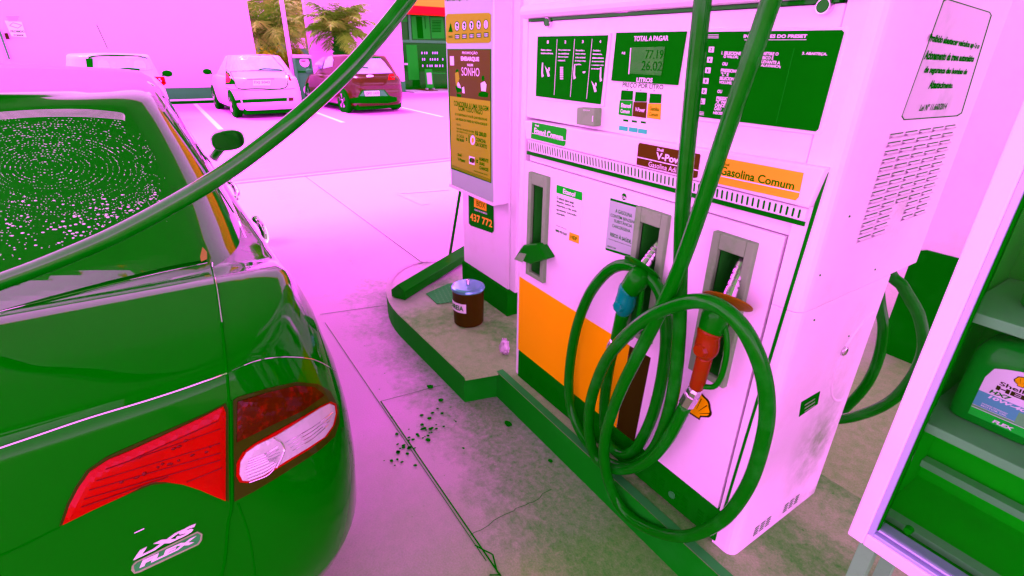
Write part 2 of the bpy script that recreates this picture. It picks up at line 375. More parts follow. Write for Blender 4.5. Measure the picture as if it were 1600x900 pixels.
ZI = .15
outer = [(.0, 0)]
def isl_poly():
    p = [Vector((3.2, -.105, ZI)), Vector((-1.285, -.075, ZI)), Vector((-1.33, -.235, ZI)), Vector((-2.12, -.255, ZI))]
    for k in range(1, 12):             # rounded far end
        t = k / 12 * math.pi / 2
        p.append(Vector((-2.12 - .72 * math.sin(t), .2 - .455 * math.cos(t), ZI)))
    p += [Vector((-2.84, .22, ZI)), Vector((-2.70, .60, ZI)), Vector((3.2, .62, ZI))]
    return p
ip = isl_poly()
top = B(); poly(top, ip); isl = empty('pump_island', (-.5, .2, 0), 'raised concrete island with dark kerb under the fuel pump', 'island')
isl['kind'] = 'structure'
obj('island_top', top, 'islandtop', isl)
kb = B()
cx = Vector((-.5, .2, 0))
n = len(ip)
for i in range(n):
    a, b = ip[i], ip[(i + 1) % n]
    poly(kb, [a, b, Vector((b.x, b.y, -.02)), Vector((a.x, a.y, -.02))])
obj('kerb_face', kb, 'kerbblk', isl)
ke = B()
path = [p + Vector((0, 0, -.004)) for p in ip[:-1]]
ke2 = B()
for i in range(len(ip) - 2):
    a, b = ip[i], ip[i + 1]; d = (b - a).normalized(); nn = Vector((-d.y, d.x, 0))
    inw = nn if (nn.dot(Vector((-.6, .2, ZI)) - a) > 0) else -nn
    poly(ke2, [a + Vector((0, 0, .004)), b + Vector((0, 0, .004)), b + inw * .035 + Vector((0, 0, .004)), a + inw * .035 + Vector((0, 0, .004))], 0 if i == 0 else 1)
obj('kerb_edge', ke2, ['kerbgrey', 'islandtop'], isl)

# ------------------------------------------------------------------ the fuel pump
XL = -1.195; TOP = 2.25
pump = empty('fuel_pump', (-.6, .25, ZI), 'large white three-product fuel pump with coloured grade signs and black displays', 'fuel pump')
def pxz(pts, y=0): return [PY(x, yy, y) for x, yy in pts]
b = B(); box(b, XL + .02, -.078, .13, .485, .29, 1.2); box(b, XL + .02, -.078, .014, .485, 1.202, 1.32); obj('core', b, 'white', pump); b = B(); box(b, XL, -.078, .02, .485, .151, .289); obj('plinth', b, 'blackmatt', pump)
# side wall with rounded front corner post, upper part a little deeper
b = B()
prof = [(-.075, .0), (-.03, .0)] + [(-.03 + .03 * math.sin(t), .03 - .03 * math.cos(t)) for t in [R(q) for q in (22, 45, 67, 90)]] + [(0, .49), (-.075, .49)]
a_ = [Vector((x, y, ZI + .001)) for x, y in prof]; prism(b, a_, (0, 0, 1.02 - ZI))
prof2 = prof[:-2] + [(0, .66), (-.075, .66)]
prism(b, [Vector((x, y, 1.022)) for x, y in prof2], (0, 0, TOP - 1.022))
obj('side_post', b, 'whiteside', pump, smooth=False, bevel=.002)
b = B(); box(b, XL - .035, XL + .0, -.0, .45, ZI, TOP); obj('far_post', b, 'white', pump, bevel=.008)
# head panel
b = B(); box(b, XL + .002, -.078, .004, .10, 1.368, 1.70); obj('head_panel', b, 'white', pump, bevel=.004)
b = B(); box(b, XL + .002, -.002, .0, .65, 1.72, TOP); tube(b, [(XL, -.012, 1.732), (-.03, -.012, 1.732)], .022, 12)
obj('top_hood', b, 'white', pump)
b = B(); box(b, XL + .01, -.09, -.002, .02, 1.701, 1.709); obj('head_gasket', b, 'black', pump)
# round key locks
for lx, ly in ((858, 35), (1290, 10)):
    c_ = PY(lx, ly, 0.0); b = B(); axial(b, c_ + Vector((0, .004, 0)), c_ + Vector((0, -.012, 0)), [(0, .0165), (.6, .0165), (1, .0145)], 24)
    o = obj('key_lock', b, 'metal', pump, smooth=False)
    b = B(); axial(b, c_ + Vector((0, -.0119, 0)), c_ + Vector((0, -.0145, 0)), [(0, .0135), (1, .0125)], 20); obj('keyhole', b, 'black', o)

def panel(name, pts, m, y0, th, parent, bev=0, label=None):
    b_ = B(); prism(b_, pxz(pts, y0), (0, -th, 0)); return obj(name, b_, m, parent, bevel=bev, label=label)
def grow(pts, k):
    cx_ = sum(p[0] for p in pts) / len(pts); cy_ = sum(p[1] for p in pts) / len(pts)
    out = []
    for x, y in pts:
        out.append((x + (k if x > cx_ else -k), y + (k if y > cy_ else -k)))
    return out
# instruction panel (four columns)
ins = [(843, 57), (953, 55), (941, 163), (840, 150)]
panel('instruction_border', grow(ins, 3.5), 'white', .004, .006, pump, .002)
ip_ = panel('instruction_panel', ins, 'panel', .004, .009, pump, label='black instruction panel with four numbered steps')
YI = -.0065
lt = B()
def fy(x, y, yy=YI): return PY(x, y, yy)
def cellx(t, v):                       # pixel inside the instruction panel
    a = (843 + 110 * t, 57 - 2 * t); b_ = (840 + 101 * t, 150 + 13 * t); return (a[0] + (b_[0] - a[0]) * v, a[1] + (b_[1] - a[1]) * v)
for k in (1, 2, 3):
    p0 = cellx(k / 4, .05); p1 = cellx(k / 4, .95); poly(lt, [fy(*p0), fy(p0[0] + .5, p0[1]), fy(p1[0] + .5, p1[1]), fy(*p1)])
def words_line(bm, fn, x0, y0, x1, y1, h, s, yy, bold=.02, mi=0, shear=0): text(bm, s, Q(fn, x0, y0, x1, y1, h, h, yy), mi, bold, shear)
cols = [("1", ["Retire o bico e", "levante a alavanca."]), ("2", ["Para predeterminar", "use o teclado ao", "lado ou vá para", "o número 3."]), ("3", ["Para encher o", "tanque, coloque", "o bico no bocal", "do tanque e faça", "o gatilho."]),
        ("4", ["Concluído o", "abastecimento,", "abaixe a alavanca", "do suporte do bico", "e recoloque o bico", "em seu suporte."])]
for k, (nn, ls) in enumerate(cols):
    c0 = cellx(k / 4 + .12, .07); words_line(lt, PY, c0[0] - 1, c0[1], c0[0] + 1.4, c0[1], 4.5, nn, YI, .03)
    for i, l in enumerate(ls):
        a = cellx(k / 4 + .03, .21 + .055 * i); wd = min(19, len(l) * 1.05); words_line(lt, PY, a[0], a[1], a[0] + wd, a[1] + .3, 2.6, l, YI, .03)
# small pictograms: nozzle outlines and keypad
def px_poly(bm, pts, yy, mi=0): poly(bm, [PY(x, y, yy) for x, y in pts], mi)
for ox, oy in ((847, 98), (897, 101), (938, 105)):
    px_poly(lt, [(ox, oy), (ox + 1.6, oy), (ox + 1.2, oy + 16), (ox + 2.6, oy + 21), (ox - .6, oy + 23), (ox - 1, oy + 14)], YI)
for ox, oy in ((851, 102), (924, 126)):
    px_poly(lt, [(ox, oy), (ox + 3, oy + 5), (ox + 6, oy + 8), (ox + 8, oy + 17), (ox + 5, oy + 18), (ox + 2.5, oy + 8)], YI)
    px_poly(lt, [(ox + 6, oy + 3), (ox + 8, oy + 4), (ox + 7.6, oy + 9), (ox + 6.2, oy + 8)], YI)
for r_ in range(6):
    for c_ in range(3):
        x_ = 875.2 + c_ * 1.7; y_ = 104.5 + r_ * 3.4; px_poly(lt, [(x_, y_), (x_ + 1.2, y_ + .1), (x_ + 1.2, y_ + 2.6), (x_, y_ + 2.5)], YI)
px_poly(lt, [(910, 112), (915, 111.5), (914, 114), (911, 114.5)], YI)
obj('lettering', lt, 'winkt', ip_)
# total / litres display
dsp = [(965, 51), (1074, 49), (1060, 133), (957, 126)]
dp = panel('display_panel', dsp, 'panel', .004, .006, pump, label='black display panel reading TOTAL A PAGAR and LITROS')
YD = -.0035
lt = B(); words_line(lt, PY, 991, 56.5, 1045, 55.5, 8, 'TOTAL A PAGAR', YD, .02); words_line(lt, PY, 972, 81, 977, 81, 4, 'R$', YD)
words_line(lt, PY, 995, 121, 1020, 122, 7, 'LITROS', YD, .03)
px_poly(lt, [(985, 75), (986.3, 75), (983, 116), (981.8, 116)], YD)
obj('lettering', lt, 'winkt', dp)
lcd = [(988, 74), (1040, 73), (1034, 118), (984, 115)]
m_l = mat('lcd_glass', (.009, .34, .005), .3, spec=0, coat=.2, damt=.8, dirt=(.04, .44, .02), dscale=12)
b = B(); prism(b, pxz(lcd, -.002), (0, -.0025, 0)); lc = obj('lcd_screen', b, m_l, dp)
lt = B()
words_line(lt, PY, 1009, 78, 1037, 78, 14, '77.19', -.0055, .0); words_line(lt, PY, 1003, 95, 1035, 96, 15, '26.02', -.0055, .0)
obj('digits', lt, 'ink', lc)
px = B(); words_line(px, PY, 973, 128.5, 1037, 132.5, 9, 'PREÇO POR LITRO', .0035, .02)
for k, x_ in enumerate((979, 1000, 1021)): px_poly(px, [(x_, 139 + k * 1), (x_ + 2, 139 + k), (x_ + 2, 140.6 + k), (x_, 140.6 + k)], .0035)
for k, x_ in enumerate((973.5, 987, 1001)): px_poly(px, [(x_, 186 + k * 1.5), (x_ + 8.5, 187 + k * 1.5), (x_ + 8, 190.6 + k * 1.5), (x_, 189.5 + k * 1.5)], .0035)
obj('lettering', px, 'ink', pump)
for k, (m_, x_, y_, t_) in enumerate((('green', 969, 156, ('Etanol', 'Comum')), ('redsign', 991, 158.5, ('V-Power', '')), ('orange', 1013.5, 161, ('Gasolina', 'Comum')))):
    w_ = 20
    pr = B(); prism(pr, pxz([(x_ + 3, y_ - 15), (x_ + w_ + .5, y_ - 14), (x_ + w_ - .5, y_ + .3), (x_ + 1.5, y_)], .004), (0, -.003, 0)); obj('price_display', pr, 'panel', pump)
    t = panel('price_tag', [(x_, y_ + .6), (x_ + w_, y_ + 1.2), (x_ + w_ - 1.5, y_ + 26), (x_ - 2, y_ + 23)], m_, .004, .0025, pump)
    lb = B()
    words_line(lb, PY, x_ + 2, y_ + 5 + (4 if not t_[1] else 0), x_ + 17, y_ + 6.5 + (4 if not t_[1] else 0), 6.5, t_[0], .0008, .02)
    if t_[1]: words_line(lb, PY, x_ + 1, y_ + 14, x_ + 15, y_ + 15.5, 6, t_[1], .0008, .02)
    obj('lettering', lb, 'winkt' if m_ != 'orange' else 'ink', t)
for k, x_ in enumerate((968, 983.5, 998)):
    panel('blue_label', [(x_, 196.5 + k * 2.3), (x_ + 13, 198 + k * 2.3), (x_ + 12.5, 205 + k * 2.3), (x_ - .5, 203 + k * 2.3)], 'cyan', .004, .002, pump)
# card reader box
b = B(); prism(b, pxz([(901, 168), (929, 169), (927.5, 198), (900, 194.5)], -.028), (0, .034, 0)); cr_ = obj('card_reader', b, 'grey', pump, bevel=.004, label='small grey reader box under the instruction panel')
b = B(); words_line(b, PY, 911, 171, 922, 171.6, 3, '*******', -.0295, .05); px_poly(b, [(925.5, 181), (926.8, 181), (926.3, 190), (925, 190)], -.0295); obj('lettering', b, 'winkt', cr_)
# preset panel
xr0, xr1 = -.437, PY(1320, 47).x
tl, tr = (1102, 50), (1320, 47); pre = [(1100, 50), (1318, 47), (1321.5, 51), (1281, 202), (1277, 205), (1070, 179)]
panel('preset_border', [(1094, 44.5), (1323, 41.5), (1328, 46), (1287, 207.5), (1281, 211), (1064, 185)], 'white', .004, .006, pump, .002)
pp = panel('preset_panel', pre, 'panel', .004, .009, pump, label='wide black preset instruction panel with keypad')
lt = B(); sh = .0
words_line(lt, PY, 1163, 52.5, 1262, 52.5, 8, 'INSTRUÇÕES DO PRESET', YI, .03)
px_poly(lt, [(1163, 62), (1260, 61.6), (1260, 62.3), (1163, 62.7)], YI)
L_ = [(1128, 80, 30, '1. SELECIONE'), (1131, 86, 23, 'O VALOR;'), (1129, 97, 8, 'OU'), (1127, 107, 26, 'PRESSIONE'), (1127, 113, 12, '"L" E'), (1125, 119.5, 25, 'SELECIONE'), (1124, 126, 20, 'VOLUME;'),
      (1121.5, 140, 7, 'OU'), (1120, 150.5, 25, 'PRESSIONE'), (1119, 156, 21, '"X" PARA'), (1117.5, 161.5, 24, 'CANCELAR'), (1116.5, 167, 11, 'CASO'), (1115, 173, 30, 'NECESSÁRIO.'),
      (1193, 81, 24, 'RETIRE O'), (1192, 87.5, 17, 'BICO E'), (1190.5, 93.5, 29, 'LEVANTE A'), (1189.5, 99.5, 31, 'ALAVANCA;'), (1254, 81, 39, '3. ABASTEÇA.')]
for x_, y_, w_, s_ in L_: words_line(lt, PY, x_, y_, x_ + w_, y_ + .035 * w_ + (0 if y_ < 90 else .04 * w_), 5.2, s_, YI, .03)
for x_, y_ in ((1108, 73), (1105.5, 89), (1102.7, 105.5), (1099.5, 122), (1096.5, 138), (1094, 154)):
    for dx in (0, -21):
        px_poly(lt, [(x_ + dx, y_), (x_ + 8 + dx, y_ + .2), (x_ + 7 + dx, y_ + 9), (x_ - 1 + dx, y_ + 8.4)], YI)
for k in range(3):
    px_poly(lt, [(1105, 54 + 2.4 * k), (1123, 54 + 2.4 * k), (1122.8, 54.7 + 2.4 * k), (1104.8, 54.7 + 2.4 * k)], YI)
    px_poly(lt, [(1093, 174 + 2.2 * k), (1100, 175 + 2.2 * k), (1099.8, 175.7 + 2.2 * k), (1092.8, 174.7 + 2.2 * k)], YI)
px_poly(lt, [(1241, 75), (1241.4, 75), (1212.4, 194), (1212, 194)], YI, 1)
obj('lettering', lt, ['winkt', 'green'], pp)
lt = B()
for (x_, y_), s_, s2 in zip(((1108, 73), (1105.5, 89), (1102.7, 105.5), (1099.5, 122), (1096.5, 138), (1094, 154)), '24680L', '13579X'):
    words_line(lt, PY, x_ + 2, y_ + 1.5, x_ + 5, y_ + 1.6, 5.8, s_, YI - .0008, .03); words_line(lt, PY, x_ - 19, y_ + 1.5, x_ - 16, y_ + 1.6, 5.8, s2, YI - .0008, .03)
obj('key_digits', lt, 'ink', pp)
# grade sign shelf and vent strip
b = B(); p4 = pxz([(819, 188), (1290, 263), (1263, 326), (821, 217)], -.022)
prism(b, p4, (0, .05, 0)); obj('sign_shelf', b, 'white', pump, bevel=.005)
vs4 = [(824, 218), (1261, 327), (1256, 346), (826, 236)]
b = B(); prism(b, pxz(vs4, -.012), (0, .06, 0)); vst = obj('vent_strip', b, 'white', pump, bevel=.002)
b = B()
NV = 74
def vpx(u, v):
    tl_ = PY(824, 218, -.0128); tr_ = PY(1261, 327, -.0128); bl_ = PY(826, 236, -.0128); br_ = PY(1256, 346, -.0128)
    return tl_.lerp(tr_, u).lerp(bl_.lerp(br_, u), v)
for k in range(NV):
    u = (k + .6) / (NV + .6); du = .0028 / 1.09
    ctr = [vpx(u - du, .2), vpx(u, .10), vpx(u + du, .2), vpx(u + du, .8), vpx(u, .90), vpx(u - du, .8)]
    poly(b, ctr)
obj('vent_slots', b, 'ink', vst)
b = B(); prism(b, pxz([(823, 236), (1258, 347), (1256, 354), (823, 241)], -.003), (0, .02, 0)); obj('shelf_gasket', b, 'black', pump)
# door in pieces around the three nozzle holsters
HX = [(-1.135, -1.022), (-.548, -.432), (-.262, -.148)]; HZ0, HZ1 = .722, 1.166
b = B(); xs = XL + .004
DY = .0
for (h0, h1) in HX + [(-.082, None)]:
    box(b, xs, h0, DY, .013, .292, 1.2); 
    if h1 is not None:
        box(b, h0, h1, DY, .013, .292, HZ0); box(b, h0, h1, DY, .013, HZ1, 1.2); xs = h1
obj('lower_door', b, 'white', pump)
b = B(); prism(b, [PY(1290, 265, .0), PY(1297, 262, .0), PY(1131, 806, .0), PY(1126.5, 808, .0)], (0, .012, 0))
for v in b.verts: v.co.y -= .003
obj('door_gap', b, 'black', pump)
for h0, h1 in HX:
    b = B(); o_ = .018
    # frame ring proud of the door, pocket behind it
    for (x0, x1, z0, z1) in ((h0 - .006, h0 + o_, HZ0, HZ1), (h1 - o_, h1 + .006, HZ0, HZ1), (h0 + o_, h1 - o_, HZ1 - .045, HZ1), (h0 + o_, h1 - o_, HZ0, HZ0 + .02)):
        box(b, x0, x1, -.018, .004, z0, z1)
    hs = obj('nozzle_holster', b, 'grey', pump, bevel=.003)
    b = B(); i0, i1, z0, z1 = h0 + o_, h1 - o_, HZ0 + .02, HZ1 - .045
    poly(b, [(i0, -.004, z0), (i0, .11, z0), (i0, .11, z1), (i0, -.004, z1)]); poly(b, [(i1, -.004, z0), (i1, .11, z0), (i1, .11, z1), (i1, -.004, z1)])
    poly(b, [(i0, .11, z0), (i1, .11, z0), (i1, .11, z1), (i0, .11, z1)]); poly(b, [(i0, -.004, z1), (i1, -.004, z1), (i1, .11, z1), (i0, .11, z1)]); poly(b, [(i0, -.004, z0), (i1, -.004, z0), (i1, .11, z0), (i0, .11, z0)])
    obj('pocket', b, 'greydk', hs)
# black lever at the empty ethanol holster
b = B(); prism(b, [PY(x, y, -.05) for x, y in ((813, 388), (817, 383), (838, 381), (850, 400), (853, 405), (828, 413), (803, 404))], (0, .05, 0))
lv = obj('boot_lever', b, 'black', pump, bevel=.006, label='black lever flap at the empty ethanol holster')
b = B(); prism(b, [PY(x, y, -.053) for x, y in ((803, 405), (812, 395), (822, 397), (816, 410))], (0, .002, 0)); obj('grip_pad', b, 'grey', lv)
# skirt
b = B(); prism(b, pxz([(810, 547), (1127, 802), (1116, 846), (809, 587)], -.006), (0, .02, 0)); sk = obj('skirt', b, 'blackmatt', pump, bevel=.002)
b = B()
for k in range(11):
    x0 = -1.14 + k * .1
    for c_ in range(2):
        for r_ in range(5):
            z_ = .188 + r_ * .012; xx = x0 + c_ * .034
            if 3 < k < 5: continue
            box(b, xx, xx + .024, -.0072, -.004, z_, z_ + .005)
obj('skirt_slots', b, 'ink', sk)
for c_ in (PY(967, 703, -.006), PY(1050, 773, -.006)):
    b = B(); axial(b, c_, c_ + Vector((0, -.004, 0)), [(0, .014), (1, .013)], 20); obj('skirt_lock', b, 'kerbgrey', sk)
# coloured graphics on the door
yl = panel('yellow_graphic', [(812, 432), (984, 540), (963, 668.5), (810, 545)], 'yellow', -.0, .002, pump)
panel('dark_red_graphic', [(984.6, 540.6), (1017, 559), (991, 691.5), (963.6, 669)], 'dkred', -.0, .002, pump)
def pecten(bm, cx_, cy_, r, fn, mi_fill, mi_line, tilt=0, rib=6):
    """shell emblem on a plane: fn(u, v) -> 3D with u right, v up"""
    def ring(sc, dz):
        pts = []
        for k in range(0, 25):
            t = R(-20 + 220 * k / 24); rr = r * sc * (1 + .04 * math.cos(8 * (t - R(90)) * 1.0))
            pts.append((cx_ + rr * math.cos(t), cy_ + rr * math.sin(t) * .95))
        pts += [(cx_ - r * sc * .42, cy_ - r * sc * .62), (cx_ - r * sc * .38, cy_ - r * sc * .86), (cx_ + r * sc * .38, cy_ - r * sc * .86), (cx_ + r * sc * .42, cy_ - r * sc * .62)]
        c_, s_ = math.cos(tilt), math.sin(tilt)
        return [fn(cx_ + (x - cx_) * c_ - (y - cy_) * s_, cy_ + (x - cx_) * s_ + (y - cy_) * c_, dz) for x, y in pts]
    poly(bm, ring(1.0, 0), mi_line); poly(bm, ring(.86, .0006), mi_fill)
    for k in range(rib):
        t = R(30 + 120 * k / (rib - 1)); wd = r * .028
        a = (cx_, cy_ - .6 * r); d = (math.cos(t), math.sin(t)); e = (a[0] + d[0] * r * 1.28, a[1] + d[1] * r * 1.28); s_ = (a[0] + d[0] * r * .35, a[1] + d[1] * r * .35)
        e = (cx_ + (e[0] - cx_) * .88, cy_ + (e[1] - cy_) * .88)
        q = [(s_[0] - d[1] * wd * .3, s_[1] + d[0] * wd * .3), (s_[0] + d[1] * wd * .3, s_[1] - d[0] * wd * .3), (e[0] + d[1] * wd, e[1] - d[0] * wd), (e[0] - d[1] * wd, e[1] + d[0] * wd)]
        poly(bm, [fn(x, y, .0012) for x, y in q], mi_line)
b = B(); ec = PY(1089, 632)
pecten(b, ec.x, ec.z, .054, lambda u, v, dz: Vector((u, -.002 - dz, v)), 0, 1)
obj('shell_emblem', b, ['yellow', 'dkred'], pump)
# grade signs on the shelf
YS = -.0225
def sign(name, pts, m, yy, lines, ink, extra=None, th=.002, parent=pump):
    s_ = panel(name, pts, m, yy, th, parent); lb = B()
    for (x0, y0, x1, y1, h, t_, bo) in lines: words_line(lb, PY, x0, y0, x1, y1, h, t_, yy - th - .0007, bo)
    if extra: extra(lb, yy - th - .0007)
    obj('lettering', lb, ink, s_); return s_
sign('ethanol_sign', [(832, 190.5), (884, 200.5), (885.5, 203), (883.5, 226), (881, 228.5), (830, 216)], 'green', YS,
     [(836, 194, 842, 195.3, 3, 'Shell', .02), (835, 199, 880, 210, 10.5, 'Etanol Comum', .03)], 'winkt', lambda l, y: px_poly(l, [(831, 207.5), (884, 219.5), (884, 220.5), (831, 208.5)], y))
sign('premium_sign', [(1000, 223), (1094, 241), (1094.5, 243), (1089.5, 277), (1085, 278), (995, 257), (998, 226)], 'redsign', YS,
     [(1027, 231, 1037, 233, 4.5, 'Shell', .02), (1026, 237.5, 1078, 249, 11, 'V-Power', .03), (1014, 252, 1079, 267, 8, 'Gasolina Aditivada', .0)], 'winkt', lambda l, y: px_poly(l, [(996, 244.5), (1092, 266), (1091.5, 267.5), (996, 246)], y))
sign('regular_sign', [(1127, 246), (1256, 270), (1248, 308), (1243, 313), (1118, 286)], 'orange', YS,
     [(1132, 254, 1140, 255.5, 4.5, 'Shell', .02), (1127, 259, 1243, 284, 13.5, 'Gasolina Comum', .025)], 'ink')
b = B(); px_poly(b, [(1122, 273.5), (1250, 300), (1249.6, 301.6), (1122, 275)], YS - .0035); obj('sign_line', b, 'winkt', pump)
# door stickers
sign('ethanol_notice', [(870, 289), (910, 300.5), (905, 381), (866, 364)], 'white', 0, [(870, 306.5, 897, 315, 4.3, 'O etanol deve estar', .03), (870, 312.5, 897, 321, 4.3, 'límpido, isento de', .03), (870, 318.5, 901, 328.5, 4.3, 'impurezas, e não pode', .03),
     (869.5, 325, 901, 335, 4.3, 'apresentar coloração', .03), (869.5, 331.5, 883, 335.5, 4, 'alaranjada.', .03), (868, 357.5, 886, 365, 4, '0800 970 0267', .05), (869, 351, 885, 357.5, 2, 'Reclamações à ANP ligue grátis', .02)], 'ink', th=.0015)
b = B(); prism(b, pxz([(870, 288.5), (910, 300.5), (909.5, 313.5), (869.5, 301)], -.0015), (0, -.001, 0)); hd = obj('notice_header', b, 'green2', pump)
b = B(); words_line(b, PY, 880, 294.5, 899, 300.5, 7.5, 'Etanol', -.0032, .02); obj('lettering', b, 'winkt', hd)
b = B(); prism(b, pxz([(890, 362.5), (905, 368), (904.5, 381), (889, 375)], -.0015), (0, -.001, 0)); hd = obj('agency_logo', b, 'orange', pump)
b = B(); words_line(b, PY, 891.5, 366.5, 902, 371, 6, 'HEP', -.0032, .03); obj('lettering', b, 'ink', hd)
def bars(l, y):
    px_poly(l, [(954, 309.5), (1001, 322.5), (1000.5, 326), (953.5, 313)], y); px_poly(l, [(946, 387), (993, 401), (992.5, 405), (946, 390.5)], y)
sign('benzene_notice', [(954, 309), (1001, 322), (992.5, 402), (946, 388)], 'lilac', 0, [(962, 326, 988, 334.5, 6, 'A GASOLINA', .01), (954.5, 332, 995.5, 345, 6, 'CONTÉM BENZENO.', .01), (960, 341, 988, 350, 6, 'SUBSTÂNCIA', .01), (957, 348.5, 986, 358, 6, 'CANCERÍGENA.', .01),
     (954, 361.5, 987, 374, 7, 'RISCO À SAÚDE.', .03), (951, 372, 986, 384, 2.2, 'Norma Regulamentadora Portaria', .01), (949, 383, 962, 387, 2.5, 'SINDICOM', .02)], 'ink', bars, th=.0015)
b = B(); c_ = PY(975, 307.5, -.0008); poly(b, [c_ + Vector((.0115 * math.cos(t), 0, .0115 * math.sin(t))) for t in [i * math.pi / 10 for i in range(20)]])
ce = obj('round_mark', b, 'ink', pump); b = B(); words_line(b, PY, 971.5, 305.5, 978, 307.5, 4, 'CAI', -.0016, .02); obj('lettering', b, 'winkt', ce)

# side face: louvres, notice, vents
b = B(); bl = B()
for r_ in range(14):
    for c_ in range(5):
        if r_ > 9 and c_ == 2 or (r_ > 8 and c_ > 2 and r_ > 12): continue
        y0 = .19 + c_ * .078; z_ = 1.437 - r_ * .0195 - 0
        if r_ % 1 == 0:
            prism(b, [(.0, y0, z_), (.0, y0 + .066, z_), (.0075, y0 + .062, z_ - .0035), (.0075, y0 + .004, z_ - .0035)], (0, 0, .0012))
            prism(b, [(.0, y0, z_ - .011), (.0075, y0 + .004, z_ - .004), (.0075, y0 + .062, z_ - .004), (.0, y0 + .066, z_ - .011)], (0, 0, .0012))
            poly(bl, [(.0012, y0, z_ + .0005), (.0012, y0 + .066, z_ + .0005), (.0012, y0 + .066, z_ + .0032), (.0012, y0, z_ + .0032)])
lo = obj('louvre', b, 'white', pump); obj('louvre_slots', bl, 'ink', lo)
st = [(1475, 2), (1480, 0), (1545, 20), (1547, 24), (1501, 176), (1494, 180), (1413, 186), (1410, 181)]
b = B(); prism(b, [PX(x, y, 0) for x, y in [(1474, 0), (1480, -2), (1546, 18.5), (1549, 24), (1502.5, 177), (1495, 181.8), (1412, 187.8), (1408.5, 182)]], (.0012, 0, 0)); obj('notice_border', b, 'ink', pump)
b = B(); prism(b, [PX(x, y, .0012) for x, y in st], (.001, 0, 0)); sn = obj('refuelling_notice', b, mat('notice_film', (.62, .72, .64), .3, coat=.3, dirt=(.34, .6, .38), damt=.9, dscale=5), pump)
b = B()
def side_line(x0, y0, x1, y1, h0, h1, s_, bo=.05, shr=.15):
    def dn(x, y, h): return PX(x - .33 * h, y + h, .003)
    text(b, s_, [PX(x0, y0, .003), PX(x1, y1, .003), dn(x1, y1, h1), dn(x0, y0, h0)], 0, bo, shr)
side_line(1454, 52, 1532, 68, 16, 11, 'Proibido abastecer veículos após o')
side_line(1448, 78, 1524, 87, 15, 10, 'Acionamento da trava automática')
side_line(1447, 103, 1513, 108, 14, 11, 'de segurança das bombas de')
side_line(1454.5, 125, 1491, 129, 14, 9, 'Abastecimento.')
side_line(1439.5, 163, 1481, 161, 10.5, 10, 'Lei Nº 11.660/2014', .02)
obj('lettering', b, 'ink', sn)
b = B()
for (x0, y0, n_) in ((.13, .185, 3), (.30, .185, 3)):
    for k in range(3):
        for r_ in range(4):
            yy = x0 - .03 + k * .033; zz = .185 + r_ * .011
            poly(b, [(.0012, yy, zz), (.0012, yy + .024, zz + .0), (.0012, yy + .024, zz + .005), (.0012, yy, zz + .005)])
obj('side_slots', b, 'ink', pump)
b = B(); prism(b, [PX(x, y, 0) for x, y in ((1252, 628), (1281, 611), (1277, 631), (1248, 651))], (.0015, 0, 0)); dl = obj('data_plate', b, 'ink', pump)
b = B(); 
for k in range(3):
    poly(b, [PX(x, y + k * 5, .0025) for x, y in ((1258, 632), (1274, 622), (1273, 624.5), (1257, 634.5))])
obj('plate_print', b, 'grey', dl)
c_ = PX(1318, 548, 0); b = B(); axial(b, c_, c_ + Vector((.008, 0, 0)), [(0, .016), (.6, .015), (1, .011)], 20); obj('side_lock', b, 'metal', pump, smooth=True)
b = B(); cc = PX(1345, 556, 0); arc = [cc + Vector((.0, .16 * math.cos(t), .16 * math.sin(t))) for t in [R(q) for q in range(95, 265, 8)]]
tube(b, [p for p in arc if p.y > .17], .004, 8); obj('pressed_ring', b, 'white', pump)
b = B()
for x_, y_ in ((1367, 421), (1272, 500), (1281, 430), (1326, 525), (1327, 338)):
    c_ = PX(x_, y_, 0); axial(b, c_, c_ + Vector((.002, 0, 0)), [(0, .003), (1, .002)], 10)
obj('screws', b, 'ink', pump)
b = B(); box(b, XL + .01, -.08, .492, .62, 1.03, 1.72); obj('rear_head', b, 'white', pump)

